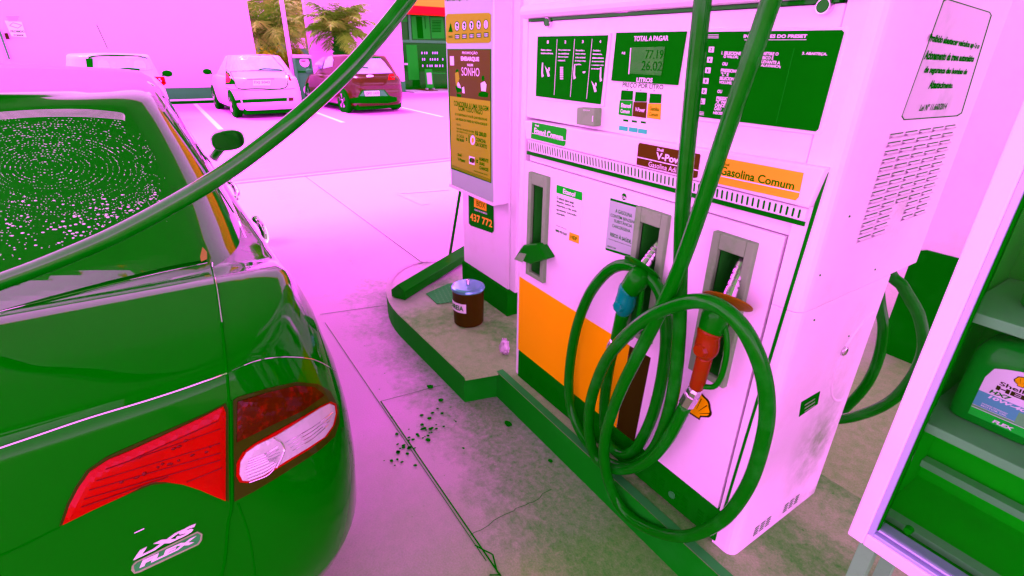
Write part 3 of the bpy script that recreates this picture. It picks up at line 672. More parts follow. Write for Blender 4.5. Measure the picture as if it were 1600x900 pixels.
# ------------------------------------------------------------------ nozzles with their hoses
RH = .0195
def hose_pts(seq): return smooth_path([PY(x, y, yy) for x, y, yy in seq], 8)
def arms(name, m): pass
def nozzle(label, tip, disc, neck, body0, body1, grip1, sw1, cols, hose, ydisc):
    """all points in pixels with their plane y; the spout rests in the holster pocket"""
    Pd = PY(*disc, ydisc)
    t = empty('fuel_nozzle', Pd, label, 'fuel nozzle', 'nozzles hanging on the pump')
    a = PY(*tip, -.012) + Vector((0, .035, 0)); d_ = Pd
    b = B(); L = (a - d_)
    prof = [(0, .0175), (.25, .0170)]
    for k in range(4):
        u = .3 + .13 * k; prof += [(u, .0170), (u + .012, .0140), (u + .03, .0140), (u + .042, .0168)]
    prof += [(.85, .0165), (1, .0145)]
    axial(b, d_, a, prof, 18); obj('spout', b, 'metal', t, smooth=False)
    nrm = (a - d_).normalized()
    b = B(); axial(b, d_ - nrm * .004, d_ + nrm * .010, [(0, .046), (.3, .066), (.6, .065), (1, .034)], 30); obj('splash_guard', b, cols[0], t, smooth=False, bevel=.001)
    # valve body: black collar, coloured casting, guard and grip
    n0, b0, b1 = PY(*neck, ydisc - .02), PY(*body0, ydisc - .035), PY(*body1, ydisc - .04)
    b = B(); tube(b, smooth_path([d_ - nrm * .003, n0, n0.lerp(b0, .9)], 5), [.024, .029, .032, .034, .036, .037, .037, .036, .035, .034, .032], 18); obj('collar', b, 'black', t, smooth=True)
    g1, s1 = PY(*grip1, ydisc - .035), PY(*sw1, ydisc - .03)
    b = B(); ps = smooth_path([b0.lerp(n0, .2), b0, b0.lerp(b1, .5), b1], 5); rs = [.026, .031, .033, .034, .033, .032, .031, .031, .032, .033, .033, .033, .031, .028, .023, .017]
    tube(b, ps, rs[:len(ps)], 20)
    bd = obj('valve_body', b, cols[1], t, smooth=True)
    b = B(); ccen = b0.lerp(b1, .55) + Vector((0, -.02, 0)); axial(b, ccen + Vector((0, .01, 0)), ccen + Vector((0, -.016, 0)), [(0, .024), (.6, .023), (1, .018)], 8); obj('valve_cap', b, cols[1], bd, bevel=.002)
    b = B(); axial(b, b0.lerp(b1, .85), g1, [(0, .019), (.1, .022), (.5, .0215), (.95, .021), (1, .018)], 18); obj('grip', b, cols[2], t, smooth=True)
    # trigger guard behind the grip
    sid = Vector((.045, .015, -.0)); b = B(); tube(b, smooth_path([n0 + sid * .3, b0 + sid, b1 + sid * 1.15, g1.lerp(b1, .3) + sid * 1.0, g1.lerp(b1, .1) + sid * .2], 5), .008, 10); obj('trigger_guard', b, 'black', t, smooth=True)
    b = B(); axial(b, g1, s1, [(0, .017), (.1, .0215), (.3, .0215), (.32, .019), (.4, .019), (.42, .0245), (.9, .0245), (1, .020)], 8); obj('swivel', b, 'metal', t)
    b = B(); hp = smooth_path([s1] + [PY(x, y, yy) for x, y, yy in hose], 8); tube(b, hp, RH, 16); obj('hose', b, 'rubber', t, smooth=True)
    return t
hoseR = [(1040, 690, -.10), (1004, 725, -.10), (962, 733, -.10), (932, 715, -.11), (921, 680, -.13), (921, 640, -.14), (931, 600, -.15), (953, 554, -.17), (1000, 505, -.19), (1058, 476, -.2), (1110, 473, -.2), (1155, 505, -.19), (1185, 560, -.17), (1198, 620, -.15),
         (1194, 680, -.13), (1168, 760, -.11), (1125, 815, -.10), (1067, 838, -.10), (1010, 824, -.10), (972, 795, -.11), (952, 755, -.13), (944, 715, -.15), (946, 680, -.16), (956, 645, -.17), (974, 600, -.18), (994, 560, -.18), (1033, 483, -.19), (1070, 397, -.2), (1140, 190, -.2), (1205, 0, -.2), (1240, -110, -.2)]
nozzle('red fuel nozzle with orange splash guard hanging in the nozzle slot by the corner post', (1152, 405), (1136, 472), (1120, 490), (1108, 522), (1101, 560), (1088, 606), (1072, 632), ('orplast', 'redplast', 'redplast'), hoseR, -.055)
hoseB = [(949, 590, -.05), (944, 640, -.05), (947, 685, -.05), (967, 708, -.05), (990, 704, -.05), (1012, 668, -.05), (1028, 620, -.05), (1039, 560, -.045), (1041, 510, -.045), (1033, 460, -.045), (1010, 428, -.05), (980, 414, -.055), (950, 424, -.06), (920, 462, -.06), (899, 520, -.06), (889, 590, -.06),
         (893, 640, -.06), (915, 688, -.06), (950, 722, -.06), (985, 728, -.06), (1018, 706, -.07), (1040, 660, -.08), (1054, 600, -.10), (1061, 520, -.12), (1063, 430, -.14), (1068, 300, -.16), (1084, 130, -.17), (1098, 0, -.18), (1108, -110, -.18)]
nozzle('blue and black fuel nozzle in the middle slot beside the benzene notice', (1022, 380), (1003, 420), (997, 435), (981, 456), (972, 492), (963, 532), (957, 548), ('black', 'blueplast', 'black'), hoseB, -.05)
# hose stretched to the black car (its nozzle is out of the picture, in the filler on the car's far side)
b = B()
tube(b, smooth_path([Vector((-1.02, -.02, 2.2)), Vector((-.75, -.35, 1.98)), PD(700, -90, 1.12), PD(636, 0, 1.09), PD(560, 92, 1.06), PD(480, 170, 1.04), PD(400, 235, 1.03), PD(320, 290, 1.02), PD(200, 357, 1.01), PD(100, 402, 1.0), PD(0, 440, 1.0), PD(-150, 490, 1.0), Vector((-1.02, -2.4, 1.02)), Vector((-1.1, -2.78, .86))], 8), .0168, 18)
tag(obj('fuel_hose', b, 'hosefront', smooth=True), 'thick black fuel hose stretched across the picture over the black sedan', 'hose')

# ------------------------------------------------------------------ far side of the pump: its own hoses
b = B(); tube(b, smooth_path([Vector((-.25, .70, 1.55)), PY(1385, 395, .72), PY(1412, 450, .74), PY(1438, 500, .75), PY(1440, 560, .75), PY(1400, 620, .75), PY(1345, 648, .74), PY(1290, 655, .72), PY(1235, 640, .70)], 8), .019, 14)
tag(obj('fuel_hose', b, 'rubber', smooth=True), 'dark hose hanging in a wide loop behind the pump near the oil cabinet', 'hose')
b = B(); tube(b, smooth_path([Vector((-.28, .70, 1.5)), PY(1372, 440, .80), PY(1380, 520, .82), PY(1360, 590, .84), PY(1318, 640, .84), PY(1270, 672, .82)], 8), .019, 14)
tag(obj('fuel_hose', b, 'rubber', smooth=True), 'dark hose hanging close along the rear edge of the pump, partly hidden by it', 'hose')

# ------------------------------------------------------------------ canopy pillar and sign box beside the pump
pil = empty('canopy_pillar', (-2.05, .45, ZI), 'white square canopy pillar with black base and number plate beside the pump', 'pillar')
b = B(); box(b, -2.30, -1.76, .30, .72, .32, 4.5); obj('shaft', b, 'white', pil, bevel=.006)
b = B(); box(b, -2.31, -1.75, .29, .73, ZI, .318); obj('base_band', b, 'blackmatt', pil)
b = B(); box(b, -1.758, -1.70, .31, .62, .32, 5.01); obj('side_cladding', b, 'white', pil, bevel=.004)
b = B()
for z_ in [1.5 + .018 * k for k in range(12)]: box(b, -1.699, -1.6985, .36, .5, z_, z_ + .002)
obj('cladding_slots', b, 'grey', pil)
YP = .298
b = B(); prism(b, pxz([(732, 284), (771, 296), (771.5, 361), (769, 364), (736, 352.5), (733, 349)], YP), (0, -.002, 0)); bp = obj('number_plate', b, 'panel', pil, label='black plaque reading BOX 437 772')
b = B(); prism(b, pxz([(741, 288), (760, 293), (760, 330), (741, 323)], YP - .002), (0, -.001, 0)); tl_ = obj('logo_tile', b, 'yellow', bp)
b = B(); prism(b, pxz([(741, 288), (760, 293), (760, 309), (741, 304)], YP - .003), (0, -.001, 0)); obj('tile_top', b, 'winkt', bp)
b = B(); words_line(b, PY, 744.5, 313, 758, 317.5, 9, 'BOX', YP - .005, .0)
obj('box_word', b, 'ink', bp)
b = B(); e_ = PY(750.5, 299, YP - .0045); pecten(b, e_.x, e_.z, .019, lambda u, v, dz: Vector((u, e_.y - dz, v)), 0, 1, rib=4); obj('shell_mark', b, ['yellow', 'dkred'], bp)
b = B(); words_line(b, PY, 734.5, 332, 769, 344, 12, '437 772', YP - .0032, .02)
obj('lettering', b, W['orange'], bp)
b = B(); words_line(b, PY, 741, 325.5, 761, 332.5, 3, 'CÓDIGO DE PAGAMENTO', YP - .0032, .01); obj('small_lettering', b, 'winkt', bp)
# poster box
sb = empty('sign_box', (-2.2, .26, 1.4), 'tall white box sign with safety pictograms and a travel promotion poster on the pillar', 'sign')
YB = .215
b = B(); bx0 = PY(704, 270, YB).x; bx1 = PY(771, 297, YB).x; bz0 = PY(705, 270, YB).z; box(b, bx0, bx1 + .005, YB, .297, .885, 2.1)
for v in b.verts:
    if v.co.z < 1: v.co.z = .855
obj('casing', b, 'lilac', sb, bevel=.004)
b = B(); box(b, bx1 + .006, bx1 + .018, YB - .004, .30, .845, 2.1); box(b, bx0 - .012, bx1 + .005, YB - .006, .296, .838, .854); obj('side_trim', b, 'white', sb)
b = B(); prism(b, pxz([(700, 22), (764, 20), (767, 23), (767, 64), (764, 67), (700, 68), (697.5, 65), (697, 26)], YB), (0, -.002, 0)); pg = obj('pictogram_plate', b, 'amber', sb)
b = B(); c2 = B()
YQ = YB - .0028
def pdisc(bm, x_, y_, rx, ry, yy, mi=0): poly(bm, [PY(x_ + rx * math.cos(t), y_ + ry * math.sin(t), yy) for t in [i * math.pi / 10 for i in range(20)]], mi)
px_poly(b, [(704, 36), (707.6, 50), (700.3, 50)], YQ)
for k in range(5):
    x_ = 714 + k * 11.3; y_ = 41 - k * .7
    pdisc(b, x_, y_, 3.9, 8, YQ); pdisc(b, x_, y_, 3, 6.6, YQ - .0006, 1)
    px_poly(b, [(x_ - 2.2, y_ - 3), (x_ + .8, y_ - 5), (x_ + 2, y_ - 1), (x_ + .4, y_ + 1), (x_ + 2, y_ + 4), (x_ - 1, y_ + 4.5), (x_ - .8, y_)] if k < 4 else [(x_ - .7, y_ - 5), (x_ + .7, y_ - 5), (x_ + .7, y_ + 5), (x_ - .7, y_ + 5)], YQ - .0012)
    px_poly(b, [(x_ - 3.4, y_ + 12.6), (x_ + 4, y_ + 12.2), (x_ + 4, y_ + 20), (x_ - 3.4, y_ + 20.4)], YQ)
    for r_ in range(2): words_line(b, PY, x_ - 2.4, y_ + 14 + r_ * 3, x_ + 3.2, y_ + 13.8 + r_ * 3, 2, 'PROIBIDO' if r_ == 0 else 'FUMAR', YQ - .0012, .02, 1)
words_line(b, PY, 701, 56, 707, 55.6, 3.5, 'PERIGO', YQ, .02)
obj('pictograms', b, ['ink', 'winkt'], pg)
b = B(); words_line(b, PY, 696, -3, 733, -5.5, 6.5, 'Para sua segurança', YB - .001, .03); obj('heading', b, 'ink', sb)
ps4 = [(700.5, 78), (766, 78), (766.5, 285), (706, 262)]
b = B(); prism(b, pxz(grow(ps4, 1.4), YB), (0, -.0015, 0)); obj('poster_edge', b, 'ink', sb)
b = B(); prism(b, pxz([(703.2, 150), (766.1, 158), (766.5, 285), (706, 262)], YB - .0015), (0, -.0012, 0)); po = obj('poster', b, 'amber', sb, label='amber poster advertising a paid trip')
b = B(); prism(b, pxz([(700.5, 78), (766, 78), (766.1, 158), (703.2, 150)], YB - .0015), (0, -.0012, 0)); po2 = obj('poster_top', b, 'brownor', sb)
YR = YB - .0033
b = B()
for x0, y0, x1, y1, h, s_, bo in ((722, 79.5, 746, 80, 6, 'PROMOÇÃO', .01), (720, 88, 748.5, 89, 8, 'EMBARQUE', .04), (730, 99.5, 739, 99.8, 4, 'NUM', .03), (721, 105, 749, 106.5, 13, 'SONHO', -.005)): words_line(b, PY, x0, y0, x1, y1, h, s_, YR, bo)
px_poly(b, [(703, 88), (709, 88), (709.5, 102), (703.5, 102)], YR); px_poly(b, [(713, 123), (718, 131), (721, 138), (715, 137)], YR)
# two seated travellers printed on the poster
px_poly(b, [(751, 130), (757, 127), (760, 132), (759, 143), (752, 142)], YR); px_poly(b, [(722, 137), (725, 135), (726, 146), (722.5, 145)], YR)
obj('poster_words', b, 'winkt', po2)
b = B()
pdisc(b, 754.7, 122.5, 2.3, 4.5, YR); px_poly(b, [(748, 145), (756, 142), (763, 146), (762, 152), (752, 151.5), (747, 150)], YR); pdisc(b, 714.4, 112.5, 2.4, 4.5, YR); px_poly(b, [(711, 134), (721, 135), (722, 143), (714, 145)], YR)
px_poly(b, [(713, 146), (721, 147.5), (720, 152.3), (714, 151.5)], YR)
obj('poster_figures', b, 'ink', po2)
b = B(); px_poly(b, [(711, 114), (716, 112), (718, 123), (713, 135), (711.5, 126)], YR - .0004); obj('poster_hair', b, 'amber', po2)
b = B()
for x0, y0, x1, y1, h, s_, bo in ((709, 157, 763, 166, 8, 'CONCORRA A UMA VIAGEM', .02), (716, 165, 754, 172, 7.5, 'COM TUDO PAGO', .02), (711, 175.5, 761, 184.5, 5, 'E O DESTINO É VOCÊ QUE ESCOLHE', .03), (712, 183.5, 761, 193, 4.5, 'LAS VEGAS OU PARIS OU NOVA IORQUE', .03),
                             (712.5, 192, 720, 194, 3.5, '1 NAVIO', .0), (742.5, 204, 760, 208, 8, 'R$ 200,00', .04), (713.5, 199, 741, 205, 3, 'PARA CADA GANHADOR NA FORMA', .01), (713.5, 203, 741, 209.5, 3, 'DE CRÉDITO NO CARTÃO', .01),
                             (713.5, 208.5, 725, 211.5, 5.5, 'A CADA', .0), (713.5, 215, 725, 218, 5, 'R$ 20,00', .05), (728, 215, 730, 215.5, 5, '=', .05), (732, 211, 733.5, 211.5, 12, '1', .0), (743, 214, 759, 218.5, 6.5, 'CONCHA', .04), (743, 221.5, 760.5, 226.5, 6.5, 'DA SORTE', .04),
                             (715, 239, 721, 240.5, 4.5, 'Shell', .03), (715, 245.5, 727, 249, 5.5, 'V-Power', .04), (744, 249, 747, 250, 5, '=', .05), (748.5, 245, 763, 249, 5.5, 'AUMENTE', .04), (749, 252, 757, 254.5, 5.5, 'SUAS', .04), (749, 259, 763, 263, 5.5, 'CHANCES', .04), (740, 265, 762, 272, 3.5, 'www.promocoes.com.br', .02)):
    words_line(b, PY, x0, y0, x1, y1, h, s_, YR, bo)
px_poly(b, [(733, 243.5), (741.5, 246), (741.5, 258), (733, 255.5)], YR, 1); pdisc(b, 736, 250.2, 2.6, 4, YR - .0006, 0); pdisc(b, 738.8, 251, 2.6, 4, YR - .0012, 2); pdisc(b, 738.5, 219, 3.6, 7.5, YR, 1); pdisc(b, 738.6, 219, 2, 4.5, YR - .0006, 3)
for k in range(5): px_poly(b, [(706, 257.5 + k * 1.1), (766.4, 280.3 + k * 1.1), (766.4, 280.7 + k * 1.1), (706, 257.9 + k * 1.1)], YR)
obj('poster_words', b, ['ink', 'winkt', 'redsign', 'yellow'], po)

# ------------------------------------------------------------------ things on the island end
d0 = PZ(715, 507, ZI); bkt = empty('sand_bucket', (d0.x, d0.y + .05, ZI), 'red metal sand bucket with shiny lid and white label on the island', 'bucket')
Bc = Vector((d0.x + .0, d0.y + .075, ZI)); rb = .091; hb = .215
b = B(); axial(b, Bc + Vector((0, 0, .002)), Bc + Vector((0, 0, hb)), [(0, rb * .92), (.03, rb * .95), (.06, rb * .95), (.5, rb * .98), (.97, rb), (1, rb)], 48); obj('drum', b, 'redpaint', bkt, smooth=False, bevel=.002)
b = B(); axial(b, Bc + Vector((0, 0, hb)), Bc + Vector((0, 0, hb + .022)), [(0, rb + .005), (.3, rb + .006), (.7, rb + .003), (1, rb - .01)], 48); ld = obj('lid', b, 'lid', bkt)
b = B(); axial(b, Bc + Vector((-.0, 0, hb + .022)), Bc + Vector((0, 0, hb + .056)), [(0, .012), (.2, .009), (.9, .009), (1, .006)], 16); obj('knob', b, 'metal', ld, smooth=True)
# curved label facing the camera's left
def cyl_pt(ang, z, r): return Bc + Vector((math.cos(ang) * r, math.sin(ang) * r, z))
tocam = math.atan2(CAM.y - Bc.y, CAM.x - Bc.x); a0, a1 = tocam - 1.45, tocam - .15
b = B(); N_ = 16; zz0, zz1 = .098, .155
g_ = [[b.verts.new(cyl_pt(a0 + (a1 - a0) * i / N_, z, rb + .0015)) for z in (zz0, zz1)] for i in range(N_ + 1)]
for i in range(N_): b.faces.new((g_[i][0], g_[i + 1][0], g_[i + 1][1], g_[i][1]))
lbl = obj('paper_label', b, 'winkt', bkt)
b = B(); vs_, fs = text_verts('AREIA', .03, 0); x0 = min(v.x for v in vs_); x1 = max(v.x for v in vs_); y0 = min(v.y for v in vs_); y1 = max(v.y for v in vs_)
aa, ab = a0 + .08, a1 - .16; nv = [b.verts.new(cyl_pt(aa + (ab - aa) * (v.x - x0) / (x1 - x0), zz0 + .014 + .030 * (v.y - y0) / (y1 - y0), rb + .003)) for v in vs_]
for f in fs: b.faces.new([nv[i] for i in f])
obj('lettering', b, 'ink', lbl)
# black rubber channel
b = B(); a = PZ(633, 470, ZI); c_ = PZ(727, 410, ZI + .02); d = (c_ - a).normalized(); nrm = Vector((-d.y, d.x, 0))
end = a + d * .95
prism(b, [a + nrm * .0, a + nrm * .11, a + nrm * .11 + Vector((0, 0, .05)), a + nrm * .05 + Vector((0, 0, .10)), a + Vector((0, 0, .06))], end - a)
for v in b.verts: v.co.z += .003
tag(obj('rubber_ramp', b, 'black', bevel=.004), 'black rubber wedge ramp lying across the island end', 'ramp')
b = B(); q = [PZ(x, y, ZI) for x, y in ((666, 460), (683, 476), (727, 470), (727, 440), (700, 445))]
prism(b, [p + Vector((0, 0, .003)) for p in q], (0, 0, .005)); cp = tag(obj('checker_plate', b, 'bluegrey'), 'dark metal checker plate lying between ramp and bucket', 'plate')
b = B(); u_ = (q[2] - q[1]).normalized(); v_ = Vector((-u_.y, u_.x, 0))
for i in range(14):
    for j_ in range(12):
        c0 = q[1] + u_ * (.02 + i * .028) + v_ * (.01 + j_ * .026 - .02); e_ = (u_ + v_ * (1 if (i + j_) % 2 else -1)).normalized() * .010; n2 = Vector((-e_.y, e_.x, 0)) * .25
        poly(b, [c0 - e_ + Vector((0, 0, .0095)), c0 + n2 + Vector((0, 0, .0095)), c0 + e_ + Vector((0, 0, .0095)), c0 - n2 + Vector((0, 0, .0095))])
tread = obj('tread_pattern', b, 'shelfgrey', cp)
b = B(); tube(b, [PZ(701, 412, ZI) + Vector((0, 0, .01)), PY(723, 275, .31)], .011, 12); tag(obj('broom_handle', b, 'black', smooth=True), 'thin dark pole leaning against the pillar under the sign box', 'pole')
# crumpled white rag by the pump foot
b = B(); c_ = PZ(788, 553, ZI)
ret = bmesh.ops.create_icosphere(b, subdivisions=3, radius=1)
for v in ret['verts']:
    n_ = v.co.copy(); v.co = c_ + Vector((n_.x * .026, n_.y * .02, .045 + n_.z * .045)) + Vector((math.sin(n_.z * 9 + n_.x * 7), math.cos(n_.x * 11 + n_.z * 6), math.sin(n_.y * 8 + n_.x * 5))) * .007
tag(obj('crumpled_rag', b, 'whitedull', smooth=True), 'crumpled white rag tucked at the foot of the pump', 'rag')

# ------------------------------------------------------------------ oil cabinet at the right
YC = 0.0
cab = empty('oil_cabinet', (.5, .15, ZI), 'white framed glass display cabinet on legs holding motor oil beside the pump', 'cabinet')
cx0, cx1, cz0, cz1, cd_ = .250, 1.05, .515, 2.0, .36
fw = .036
b = B()
for (x0, x1, z0, z1) in ((cx0, cx0 + fw, cz0, cz1), (cx1 - fw, cx1, cz0, cz1), (cx0 + fw, cx1 - fw, cz0, cz0 + fw), (cx0 + fw, cx1 - fw, cz1 - fw, cz1)):
    box(b, x0, x1, YC, YC + .03, z0, z1)
obj('door_frame', b, 'white', cab, bevel=.004)
b = B()
for (x0, x1, z0, z1) in ((cx0 + fw, cx0 + fw + .012, cz0 + fw, cz1 - fw), (cx0 + fw + .012, cx1 - fw, cz0 + fw, cz0 + fw + .010)):
    box(b, x0, x1, YC + .004, YC + .035, z0, z1)
box(b, cx0 + fw + .014, cx1 - fw, YC + .012, YC + .05, cz0 + fw + .016, cz0 + fw + .022)
obj('aluminium_track', b, 'alu', cab, bevel=.0015)
b = B(); box(b, cx0 + fw + .012, cx1 - fw, YC + .03, YC + .05, cz0 + fw + .0105, cz0 + fw + .015); box(b, cx0 + fw + .0125, cx0 + fw + .016, YC + .010, YC + .03, cz0 + fw + .02, cz1 - fw); obj('rubber_seal', b, 'ink', cab)
b = B(); box(b, cx0, cx0 + .012, YC + .032, cd_, cz0, cz1); box(b, cx1 - .012, cx1, YC + .032, cd_, cz0, cz1); box(b, cx0 + .013, cx1 - .013, cd_ - .012, cd_, cz0, cz1); box(b, cx0 + .013, cx1 - .013, YC + .034, cd_ - .013, cz0, cz0 + .02); box(b, cx0, cx1, YC, cd_, cz1 + .001, cz1 + .03)
obj('housing', b, 'white', cab)
b = B(); box(b, cx0 + .0135, cx1 - .0135, cd_ - .018, cd_ - .0135, cz0 + .021, cz1 - .01); box(b, cx0 + .0135, cx0 + .018, YC + .04, cd_ - .019, cz0 + .021, cz1 - .01); box(b, cx0 + .019, cx1 - .019, YC + .05, cd_ - .02, cz0 + .0205, cz0 + .026)
obj('lining', b, 'inner', cab)
b = B(); box(b, cx0 + fw + .017, cx1 - fw, YC + .018, YC + .023, cz0 + fw + .022, cz1 - fw); obj('door_pane', b, 'clearglass', cab)
for z_ in (.876, 1.148):
    b = B(); box(b, cx0 + .022, cx1 - .02, YC + .045, cd_ - .03, z_ - .022, z_); sh_ = obj('shelf', b, 'shelfgrey', cab, bevel=.002)
b = B(); box(b, cx0 + .02, cx1 - .02, cd_ - .06, cd_ - .03, .60, .62); box(b, cx0 + .02, cx1 - .02, YC + .09, YC + .12, .548, .565); obj('lower_rail', b, 'shelfgrey', cab)
c_ = PY(1420, 828, YC + .01); b = B(); axial(b, c_ + Vector((0, .006, 0)), c_ + Vector((0, -.008, 0)), [(0, .009), (1, .008)], 16); obj('door_lock', b, 'black', cab)
for lx_, ly_ in ((cx0 + .025, YC + .02), (cx1 - .06, YC + .02), (cx0 + .025, cd_ - .06), (cx1 - .06, cd_ - .06)):
    b = B(); box(b, lx_, lx_ + .035, ly_, ly_ + .035, ZI + .001, cz0 - .001); obj('leg', b, 'bluegrey' if 0 else 'shelfgrey', cab, bevel=.002)
def oil_bottle(x0, y0, z0, wd, dp_, h, label, wht=True):
    t = empty('oil_bottle', (x0 + wd / 2, y0 + dp_ / 2, z0), label, 'oil bottle', 'motor oil bottles in the cabinet')
    b = B(); rings = []
    prof_ = [(0, .94, .0), (.03, 1, .0), (.62, 1, .0), (.74, .97, .0), (.84, .80, .0), (.90, .55, .12), (.925, .30, .2), (1.0, .28, .2)]
    for t_, s_, off in prof_:
        ring = []
        for k in range(24):
            a = 2 * math.pi * k / 24; ex = .35 if s_ > .5 else 1
            cx_ = x0 + wd / 2 + off * wd; ca, sa = math.cos(a), math.sin(a)
            ring.append(b.verts.new((cx_ + wd / 2 * s_ * math.copysign(abs(ca) ** ex, ca), y0 + dp_ / 2 + dp_ / 2 * s_ * math.copysign(abs(sa) ** ex, sa), z0 + .002 + h * t_)))
        rings.append(ring)
    for i in range(len(rings) - 1):
        for k in range(24): b.faces.new((rings[i][k], rings[i][(k + 1) % 24], rings[i + 1][(k + 1) % 24], rings[i + 1][k]))
    b.faces.new(rings[0][::-1]); b.faces.new(rings[-1]); obj('bottle_shell', b, 'bottle', t, smooth=True)
    b = B(); axial(b, (x0 + wd * .7, y0 + dp_ / 2, z0 + h + .003), (x0 + wd * .7, y0 + dp_ / 2, z0 + h + .022), [(0, .02), (1, .019)], 20); obj('cap', b, 'redplast', t)
    if wht:
        yf = y0 - .0012; lw0, lw1 = x0 + wd * .24, x0 + wd * .97
        b = B(); pts = [(lw0, z0 + h * .10), (lw1, z0 + h * .10), (lw1, z0 + h * .60)] + [(lw0 + (lw1 - lw0) * (1 - u), z0 + h * (.60 + .13 * math.sin(math.pi * (.5 + u * .5)) ** .6 if u < .98 else .55)) for u in (.2, .4, .6, .8, .93)] + [(lw0, z0 + h * .52)]
        poly(b, [(x, yf, z) for x, z in pts]); lb = obj('label', b, 'winkt', t)
        def lq(u0, u1, v0, v1, off=.0006): return [(lw0 + (lw1 - lw0) * u0, yf - off, z0 + h * v1), (lw0 + (lw1 - lw0) * u1, yf - off, z0 + h * v1), (lw0 + (lw1 - lw0) * u1, yf - off, z0 + h * v0), (lw0 + (lw1 - lw0) * u0, yf - off, z0 + h * v0)]
        b = B(); poly(b, lq(0, 1, .10, .185), 0); poly(b, lq(0, 1, .215, .375), 1); poly(b, lq(0, 1, .19, .212), 2)
        poly(b, lq(.62, .92, .21, .32, .0009), 2)
        obj('label_bands', b, ['oilgreen', 'oilblue', 'shelfgrey'], lb)
        b = B(); text(b, 'Shell', lq(.22, .56, .50, .54), 0, .02); text(b, 'HELIX', lq(.2, .98, .445, .49), 0, .05); obj('red_words', b, 'dkred', lb)
        b = B(); text(b, 'HX7', lq(.14, .45, .39, .43, .0009), 0, .04, .2); poly(b, lq(.80, .98, .40, .41)); obj('green_words', b, 'ink', lb)
        b = B(); text(b, '10W-40', lq(.16, .70, .335, .37, .0009), 0, .04, .2); text(b, 'FLEX', lq(.36, .66, .115, .15, .0009), 0, .04, .2); text(b, 'SYNTHETIC TECHNOLOGY', lq(.12, .5, .25, .265, .0009)); text(b, 'MOTOR OIL', lq(.12, .5, .228, .243, .0009)); obj('white_words', b, 'winkt', lb)
        b = B(); pecten(b, lw0 + (lw1 - lw0) * .48, z0 + h * .605, .013, lambda u, v, dz: Vector((u, yf - .0008 - dz, v)), 0, 1, rib=4); obj('shell_mark', b, ['yellow', 'dkred'], lb)
    return t
oil_bottle(.302, .12, .878, .155, .09, .222, 'dark motor oil bottle with white and green label on the lower shelf nearest the pump')
oil_bottle(.475, .13, .878, .155, .09, .222, 'dark motor oil bottle on the lower shelf cut by the picture edge')
oil_bottle(.330, .14, 1.150, .155, .09, .222, 'dark motor oil bottle on the upper shelf above the labelled one', True)

# ------------------------------------------------------------------ white block with dark base, stand-in for an unidentified shape across the lane
fp = empty('canopy_pillar', (.6, 2.4, 0), 'wide white stand-in block with dark base seen between the pump and the oil cabinet', 'pillar')  # stand-in block, not known to be a pillar
zt = PY(1475, 399, 2.1).z; xl = PY(1425, 400, 2.1).x
b = B(); box(b, xl - .25, xl + 1.7, 2.12, 2.7, zt - .02, 5.01); obj('shaft', b, 'white', fp)
b = B(); prism(b, [(xl, 2.1, 0.001), (xl + 1.6, 2.1, 0.001), (xl + 1.6, 2.1, zt + .0), (xl + .05, 2.1, zt), (xl + .015, 2.1, zt - .015), (xl, 2.1, zt - .05)], (0, .55, 0)); obj('base_band', b, 'blackmatt', fp)

# ------------------------------------------------------------------ out-of-view canopy over the pumps
can = empty('unseen_forecourt_canopy', (-1.5, 0, 4.5), 'wide flat out-of-view canopy roof carried over the pumps', 'canopy')
b = B(); box(b, -6.8, 6, -4.2, 6, 5.02, 5.5); obj('unseen_roof_slab', b, 'bounce_soffit', can)  # out-of-view roof, its reach tuned for shade and dark car reflections
b = B(); box(b, -6.86, -6.805, -4.3, 6.1, 5.0, 5.6); box(b, 6.005, 6.06, -4.3, 6.1, 5.0, 5.6); box(b, -6.8, 6, -4.3, -4.205, 5.0, 5.6); box(b, -6.8, 6, 6.005, 6.1, 5.0, 5.6); obj('fascia', b, 'yellow', can)
b = B(); box(b, -6.87, -6.861, -4.3, 6.1, 5.0, 5.2); obj('fascia_stripe', b, 'redsign', can)

